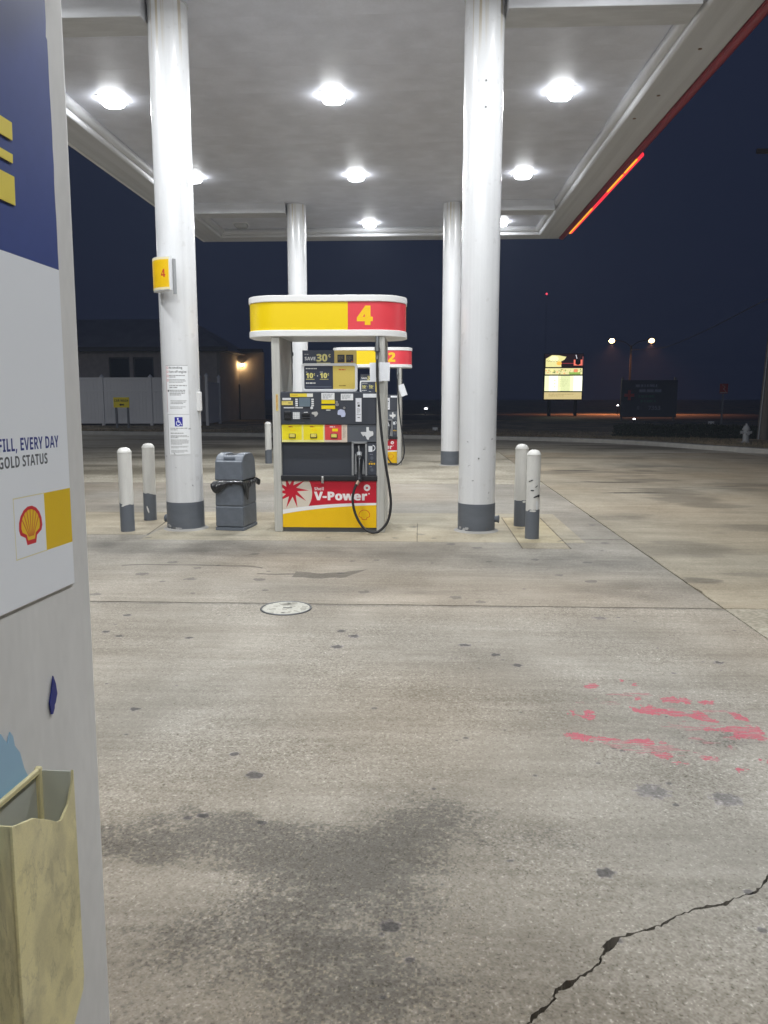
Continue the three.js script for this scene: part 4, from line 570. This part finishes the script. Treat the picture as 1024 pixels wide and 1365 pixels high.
{
  const wallM = std(0.62, 0.57, 0.54, 0.9, { map: speckle }), roofM = std(0.33, 0.34, 0.38, 0.9, { map: speckle }), trim = std(0.36, 0.33, 0.29, 0.7);
  const t = thing('house', 'low tan house with two dark windows behind the white fence', 'house', 0, VG, 0);
  const sh = new THREE.Shape([new THREE.Vector2(-26, 0), new THREE.Vector2(-10.65, 0), new THREE.Vector2(-10.65, 3.72), new THREE.Vector2(-26, 3.72)]);
  const wins = [[-16.68, -15.55], [-15.35, -14.24]]; for (const [a, b] of wins) sh.holes.push(new THREE.Path([new THREE.Vector2(a, 1.9), new THREE.Vector2(a, 3.42), new THREE.Vector2(b, 3.42), new THREE.Vector2(b, 1.9)]));
  mesh('wall', new THREE.ExtrudeGeometry(sh, { depth: 0.25, bevelEnabled: false }), wallM, t, 0, 0, -42.25);
  mesh('wall', box(0.25, 3.72, 6, -10.78, 1.86, -45.3), wallM, t); mesh('wing_wall', box(3.2, 3.9, 0.25, -11.2 + 0.45, 1.95, -46.4), wallM, t);
  for (const [a, b] of wins) { const w = mesh('window', merge([box(b - a, 0.06, 0.08, 0, 0.73, 0), box(b - a, 0.06, 0.08, 0, -0.73, 0), box(0.06, 1.52, 0.08, -(b - a) / 2 + 0.03, 0, 0), box(0.06, 1.52, 0.08, (b - a) / 2 - 0.03, 0, 0)]), std(0.12, 0.12, 0.12, 0.6), t, (a + b) / 2, 2.66, -42.1); mesh('pane', box(b - a - 0.1, 1.42, 0.01), phy(0.01, 0.012, 0.016, 0.03, { clearcoat: 1, clearcoatRoughness: 0.02 }), w, 0, 0, 0).rotation.x = -0.03; }
  mesh('fascia_board', box(16.2, 0.24, 0.04, -18.2, 3.82, -41.55), std(0.10, 0.10, 0.11, 0.8), t);
  // hipped roof
  const v = [[-26.5, 3.75, -41.5], [-10.2, 3.75, -41.5], [-10.2, 3.75, -49], [-26.5, 3.75, -49], [-22.5, 5.7, -45.2], [-13.2, 5.7, -45.2]], f = [[0, 1, 5], [0, 5, 4], [1, 2, 5], [2, 3, 4], [2, 4, 5], [3, 0, 4], [0, 3, 2], [0, 2, 1]], pos = [], uv = []; for (const tri of f) for (const i of tri) { pos.push(...v[i]); uv.push(v[i][0] * 0.3, v[i][2] * 0.3); }
  const g = new THREE.BufferGeometry(); g.setAttribute('position', new THREE.Float32BufferAttribute(pos, 3)); g.setAttribute('uv', new THREE.Float32BufferAttribute(uv, 2)); g.computeVertexNormals(); mesh('roof', g, roofM, t);
  mesh('corner_board', box(0.16, 3.7, 0.05, -10.73, 1.85, -41.97), trim, t); mesh('wing_fascia', box(2.2, 0.16, 0.5, -10.3, 4.0, -46.2), std(0.10, 0.10, 0.11, 0.8), t); mesh('wing_door', box(0.85, 2.05, 0.06, -11.0, 1.03, -46.24), std(0.09, 0.085, 0.08, 0.7), t);
  const l = thing('wall_lantern', 'lit warm lantern on the wall at the end of the tan house', 'lantern', -10.42, 3.3, 46.2);
  mesh('back_plate', rbox(0.1, 0.2, 0.04, 0.01), black, l, 0, -0.02, -0.05); mesh('arm', bar([0, 0.12, -0.06], [0, 0.15, 0.03], 0.012), black, l); mesh('hood', new THREE.ConeGeometry(0.11, 0.08, 12), black, l, 0, 0.12, 0.04);
  mesh('lamp_globe', new THREE.SphereGeometry(0.085, 16, 12), new THREE.MeshStandardMaterial({ color: 0xffffff, emissive: new THREE.Color().setRGB(1, 0.72, 0.36), emissiveIntensity: 12 }), l, 0, 0, 0.04);
  const p = new THREE.PointLight(new THREE.Color().setRGB(1, 0.62, 0.28), 1.0); p.position.set(0, 0, 0.04); p.castShadow = true; l.add(p);
}
{
  const t = thing('car_wash_sign', 'small yellow car wash sign with a black arrow on two posts before the fence', 'sign', -12.62, VG, 33.0);
  const tex = canvasTex(256, 160, (g, w, h) => { g.fillStyle = '#ecd92a'; g.fillRect(0, 0, w, h); g.fillStyle = '#141414'; g.font = `bold 52px ${FONT}`; g.textAlign = 'center'; g.fillText('CAR WASH', 128, 70, 232); g.beginPath(); g.moveTo(92, 116); g.lineTo(122, 94); g.lineTo(122, 106); g.lineTo(170, 106); g.lineTo(170, 126); g.lineTo(122, 126); g.lineTo(122, 138); g.fill(); });
  plate('sign_board', 0.68, 0.43, 0.02, tex, darkMetal, t, 0, 1.08, 0.05, 0.5);
  for (const s of [-0.25, 0.25]) mesh('post', rbox(0.085, 1.24, 0.06, 0.005, 0, 0.62, 0), std(0.16, 0.17, 0.19, 0.8), t, s, 0, 0);
}

{ // a lot lamp beyond the left edge of the picture lights the fence and the house
  const t = thing('lot_lamp', 'tall pole lamp at the left side of the lot, outside the picture', 'lamp', -19, VG, 25.5, -0.6);
  mesh('pole', cyl(0.06, 0.1, 7, 14).translate(0, 3.5, 0), darkMetal, t); mesh('lamp_head', rbox(0.42, 0.1, 0.7, 0.02), darkMetal, t, 0, 7.05, -0.35);
  mesh('lamp_lens', rbox(0.34, 0.02, 0.5, 0.005), new THREE.MeshStandardMaterial({ color: 0xffffff, emissive: LAMP.colour, emissiveIntensity: 20 }), t, 0, 6.995, -0.4);
  const l = new THREE.RectAreaLight(LAMP.colour, 420, 0.32, 0.46); l.position.set(0, 6.98, -0.4); l.rotation.x = -Math.PI / 2; t.add(l);
}

// ---------------------------------------------------------------- roadside things on the right
{ // internally lit stacked sign
  const t = thing('illuminated_sign', 'tall internally lit roadside sign of four stacked panels, top one partly dark', 'sign', 9.82, VG, 55);
  const tex = canvasTex(512, 600, (g, w, h) => {
    g.fillStyle = '#1b1014'; g.fillRect(0, 0, w, h);
    // top panel: lit left part with an uneven edge, dark right part with a red emblem
    g.fillStyle = '#cfc98a'; g.beginPath(); g.moveTo(10, 170); g.lineTo(10, 60); g.lineTo(60, 30); g.lineTo(90, 12); g.lineTo(180, 14); g.lineTo(285, 34); g.lineTo(262, 70); g.lineTo(215, 96); g.lineTo(222, 170); g.fill(); g.fillStyle = '#f0e9b0'; g.beginPath(); g.ellipse(120, 60, 60, 40, 0, 0, 7); g.fill(); g.fillStyle = '#e9a94c'; g.beginPath(); g.ellipse(190, 120, 34, 26, 0, 0, 7); g.fill();
    g.strokeStyle = '#77704a'; g.lineWidth = 5; g.beginPath(); g.moveTo(20, 92); for (let i = 0; i < 9; i++) g.lineTo(30 + i * 18, 90 + (i % 2 ? 8 : -6)); g.stroke(); g.fillStyle = '#8a3038'; g.fillRect(225, 116, 165, 8);
    g.fillStyle = '#d86a58'; g.fillRect(386, 72, 22, 76); g.fillRect(478, 72, 22, 76); g.fillRect(386, 128, 114, 20); g.strokeStyle = '#c9cbd2'; g.lineWidth = 9; g.beginPath(); g.moveTo(412, 8); g.lineTo(428, 60); g.stroke(); g.strokeStyle = '#8a4a4a'; g.beginPath(); g.moveTo(508, 30); g.lineTo(506, 150); g.stroke(); g.fillStyle = '#0c090c'; g.beginPath(); g.arc(443, 108, 34, 0, 7); g.fill();
    // second panel with patches of colour
    g.fillStyle = '#cfc890'; g.fillRect(6, 184, 500, 86); for (let i = 0; i < 46; i++) { g.fillStyle = ['#a79a5a', '#e6d98c', '#8f9a50', '#d8a06a', '#6f7a48'][i % 5]; g.fillRect(rr(10, 480), rr(192, 250), rr(8, 30), rr(6, 22)); } g.fillStyle = '#7fa04a'; g.fillRect(330, 238, 150, 28); g.fillStyle = '#d08058'; g.fillRect(390, 196, 50, 40);
    // bright third panel: tubes show through as broad stripes
    g.fillStyle = '#e9edb4'; g.fillRect(2, 284, 506, 206); g.fillStyle = '#fbffe0'; g.fillRect(60, 284, 120, 206); g.fillRect(390, 284, 118, 206); g.fillStyle = '#c8cf9c'; g.fillRect(216, 284, 130, 206); g.fillStyle = '#a8ad72'; for (const y of [340, 384, 424]) g.fillRect(132, y, 14, 12); greek(g, 200, 330, 120, 110, 4, '#bcc290');
    g.fillStyle = '#b4a474'; g.fillRect(0, 502, 506, 94); greek(g, 60, 524, 380, 44, 2, '#9a8a5e');
  });
  const em = new THREE.MeshStandardMaterial({ color: 0x000000, emissive: 0xffffff, emissiveMap: tex, emissiveIntensity: 1.25, roughness: 0.4 });
  mesh('sign_case', box(2.66, 3.16, 0.4, 0, 2.68, -0.21), black, t); mesh('lit_sign_face', box(2.58, 3.06, 0.02), [black, black, black, black, em, black], t, 0, 2.68, 0.005);
  for (const [y, h] of [[3.325, 0.05], [2.82, 0.06], [1.70, 0.05]]) mesh('divider', box(2.6, h, 0.03), black, t, 0, y, 0.02);
  for (const s of [-0.9, 0.9]) mesh('post', box(0.2, 1.15, 0.2, 0, 0.56, 0), black, t, s, 0, -0.2);
  const l = new THREE.RectAreaLight(0xf4f0c0, 0.7, 2.5, 1.6); l.position.set(0, 2.1, 0.05); l.rotation.y = Math.PI; t.add(l);
}
{ // twin street lamp
  const t = thing('street_lamp', 'twin-armed street lamp with two small orange lights', 'street lamp', 15.6, VG, 60);
  mesh('pole', cyl(0.06, 0.09, 5.1, 12).translate(0, 2.55, 0), black, t);
  for (const s of [-1, 1]) { mesh('arm', tube([[0, 5.0, 0], [s * 0.5, 5.35, 0], [s * 1.3, 5.5, 0]], 0.03, 16, 8), black, t); const h = mesh('lamp_head', rbox(0.5, 0.14, 0.24, 0.05), black, t, s * 1.45, 5.53, 0); mesh('lamp_bowl', new THREE.SphereGeometry(0.21, 14, 10).scale(1, 0.8, 1), new THREE.MeshStandardMaterial({ color: 0xffffff, emissive: new THREE.Color().setRGB(1, 0.62, 0.25), emissiveIntensity: s < 0 ? 14 : 9 }), h, 0, -0.09, 0.06); const p = new THREE.SpotLight(new THREE.Color().setRGB(1, 0.36, 0.17), 90, 0, 1.2, 0.6); p.position.set(s * 1.45, 5.2, 0.06); p.target.position.set(s * 1.45, 0, 0.5); p.castShadow = true; t.add(p, p.target); }
}
{ // dark notice board with a red cross
  const t = thing('notice_board', 'dim dark roadside board with a red cross and faint lettering', 'sign', 12.8, VG, 45);
  const tex = canvasTex(512, 340, (g, w, h) => { g.fillStyle = '#5c6370'; g.fillRect(0, 0, w, h); g.fillStyle = '#e8665c'; g.fillRect(62, 92, 28, 92); g.fillRect(30, 124, 92, 28); greek(g, 130, 40, 300, 26, 1, '#c4cad4', 0.9); greek(g, 165, 84, 255, 30, 1, '#d0d6e0', 0.9); greek(g, 160, 136, 260, 26, 1, '#5f8f82', 0.9); greek(g, 180, 180, 230, 26, 1, '#5f8f82', 0.9); g.font = `bold 52px ${FONT}`; g.fillStyle = '#c4cad4'; g.fillText('7353', 252, 272); greek(g, 150, 236, 90, 38, 1, '#8f95a0', 0.9); });
  plate('board', 3.1, 2.06, 0.08, tex, black, t, 0, 1.22, 0, 0.6); for (const s of [-1.45, 1.45]) mesh('post', box(0.1, 2.4, 0.1, 0, 1.2, 0), galvanised, t, s, 0, -0.1);
}
{ // small red sign on a post
  const t = thing('red_post_sign', 'small red and white sign on a thin post across the verge', 'sign', 13.5, VG, 36);
  const tex = canvasTex(96, 112, (g, w, h) => { g.fillStyle = '#b32a24'; g.fillRect(0, 0, w, h); g.strokeStyle = '#d8b0a8'; g.lineWidth = 7; g.beginPath(); g.moveTo(30, 12); g.lineTo(62, 40); g.lineTo(44, 60); g.lineTo(76, 92); g.stroke(); g.fillStyle = '#d8c8c4'; g.fillRect(6, 96, 84, 10); });
  plate('board', 0.36, 0.43, 0.02, tex, galvanised, t, 0, 1.68, 0.04, 0.5); mesh('post', box(0.06, 1.9, 0.05, 0, 0.95, 0), galvanised, t);
}
{ // utility pole with its cable
  const t = thing('utility_pole', 'leaning wooden utility pole at the right edge', 'pole', 10.62, VG, 24.9); t.rotation.z = -0.035;
  mesh('shaft', cyl(0.13, 0.17, 9, 18).translate(0, 4.5, 0), std(0.2, 0.18, 0.16, 0.9, { map: speckle }), t); mesh('crossarm', box(2.2, 0.12, 0.1, 0, 8.4, 0.16), std(0.15, 0.13, 0.11, 0.9), t); mesh('conduit', bar([-0.165, 0, 0.1], [-0.14, 4.5, 0.09], 0.025), galvanised, t);
  const c = thing('overhead_cable', 'thin overhead cable running back from the utility pole', 'cable'); mesh('cable', tube([[10.95, 4.6, -24.9], [12.3, 4.2, -36], [14.2, 4.3, -48], [15.6, 4.9, -60]], 0.018, 40, 6), std(0.22, 0.22, 0.24, 0.7), c);
}
{ // hydrant
  const t = thing('fire_hydrant', 'small pale fire hydrant on the verge near the utility pole', 'hydrant', 9.3, VG, 22.9);
  const m = std(0.34, 0.35, 0.36, 0.6), lathe = (p) => new THREE.LatheGeometry(p.map((q) => new THREE.Vector2(...q)), 18);
  mesh('barrel', lathe([[0.13, 0], [0.13, 0.03], [0.085, 0.04], [0.085, 0.36], [0.11, 0.37], [0.11, 0.4], [0.09, 0.42], [0.07, 0.48], [0.03, 0.51], [0.03, 0.55], [0, 0.55]]), m, t); for (const s of [-1, 1]) mesh('outlet', bar([s * 0.07, 0.3, 0], [s * 0.15, 0.3, 0], 0.045, 12), m, t); mesh('outlet', bar([0, 0.28, 0.07], [0, 0.28, 0.16], 0.055, 12), m, t);
}
{ // low hedge along the verge: a core of stems and a shell of small leaves
  const t = thing('low_hedge', 'low dark clipped hedge along the verge on the right', 'hedge', 0, VG, 0); const A = [6.5, 26.6], B = [13.5, 24.6];
  const leaf = new THREE.BufferGeometry(); leaf.setAttribute('position', new THREE.Float32BufferAttribute([-0.02, 0, 0, 0.02, 0, 0, 0, 0.06, 0.008, -0.02, 0, 0, 0, 0.06, 0.008, 0, 0.03, -0.012], 3)); leaf.computeVertexNormals();
  const N = 12000, im = new THREE.InstancedMesh(leaf, std(0.025, 0.035, 0.018, 0.8, { side: THREE.DoubleSide }), N); im.name = 'foliage'; im.userData.kind = 'stuff'; const M = new THREE.Matrix4(), q = new THREE.Quaternion(), e = new THREE.Euler();
  for (let i = 0; i < N; i++) { const u = rnd(), cx = A[0] + (B[0] - A[0]) * u, cD = A[1] + (B[1] - A[1]) * u, h = 0.34 + 0.12 * fbm(u * 14, 0.5, 99, 900, 3), a = rr(-0.3, 3.4), r = 0.6 + 0.4 * Math.sqrt(rnd()); e.set(rr(-3, 3), rr(-3, 3), rr(-3, 3)); q.setFromEuler(e); M.compose(new THREE.Vector3(cx + rr(-0.05, 0.05), Math.max(0.02, Math.sin(a) * h * r), -(cD + Math.cos(a) * 0.3 * r)), q, new THREE.Vector3(1.3, 1.3, 1.3)); im.setMatrixAt(i, M); } t.add(im);
  const stems = []; for (let i = 0; i < 60; i++) { const u = i / 59; stems.push(bar([A[0] + (B[0] - A[0]) * u, 0, -(A[1] + (B[1] - A[1]) * u)], [A[0] + (B[0] - A[0]) * u + rr(-0.1, 0.1), 0.3, -(A[1] + (B[1] - A[1]) * u) + rr(-0.1, 0.1)], 0.012, 5)); } mesh('stems', merge(stems), std(0.05, 0.04, 0.03, 0.9), t).userData.kind = 'stuff';
}
// low path lamps far across the street, a utility marker and a mast with a red beacon
function pathLamp(label, x, y, D, r, power) {
  const t = thing('path_lamp', label, 'lamp', x, VG, D, 0, 'small white lamps in the distance'); const h = y - VG;
  mesh('stem', cyl(0.03, 0.03, h, 8).translate(0, h / 2, 0), black, t); mesh('lamp_dome', new THREE.SphereGeometry(r, 14, 8, 0, Math.PI * 2, 0, Math.PI / 2), new THREE.MeshStandardMaterial({ color: 0xffffff, emissive: new THREE.Color().setRGB(0.95, 0.97, 1), emissiveIntensity: power }), t, 0, h, 0);
  const p = new THREE.PointLight(0xf0f4ff, 0.25); p.position.set(0, h + r + 0.02, 0); p.castShadow = true; t.add(p);
}
pathLamp('tiny white lamp in the dark between the pump and the columns', 0.46, 0.53, 60, 0.13, 4); pathLamp('tiny white lamp left of the dark board with the cross', 14.8, 0.78, 60, 0.09, 2); pathLamp('tiny white lamp low in front of the dark board with the cross', 9.1, 0.48, 34, 0.055, 4);
{
  const t = thing('utility_marker', 'small pale utility marker on the verge left of the far right column', 'marker', 0.6, VG, 31); mesh('marker_box', rbox(0.2, 0.13, 0.16, 0.02, 0, 0.065, 0), offwhite, t); mesh('marker_lid', rbox(0.22, 0.02, 0.18, 0.008), galvanised, t, 0, 0.135, 0);
  const w = thing('white_ground_marker', 'small pale marker low on the ground right of the hedge', 'marker', 11.6, VG, 32); mesh('marker_box', rbox(0.22, 0.1, 0.1, 0.02, 0, 0.3, 0), offwhite, w); mesh('marker_leg', box(0.05, 0.3, 0.05, 0, 0.15, 0), galvanised, w);
  const m = thing('radio_mast', 'distant thin mast with a tiny red beacon', 'mast', 23.2, VG, 150); mesh('lattice', merge([[-0.2, -0.12], [0.2, -0.12], [0, 0.22]].map(([x, z]) => bar([x, 0, z], [x * 0.6, 20, z * 0.6], 0.009, 6))), black, m);
  mesh('beacon_light', new THREE.SphereGeometry(0.2, 12, 8), new THREE.MeshStandardMaterial({ color: 0xff2020, emissive: new THREE.Color().setRGB(1, 0.08, 0.14), emissiveIntensity: 1.0 }), m, 0, 20.2, 0); const p = new THREE.PointLight(0xff2030, 1); p.position.set(0, 20.2, 0); p.castShadow = true; m.add(p);
}

// thin night haze: the lit air in front of the dark
scene.fog = new THREE.FogExp2(0xc8d4e8, 0.0012);

scene.traverse((o) => { if (o.isMesh) { o.castShadow = true; o.receiveShadow = true; } });
renderer.render(scene, camera);
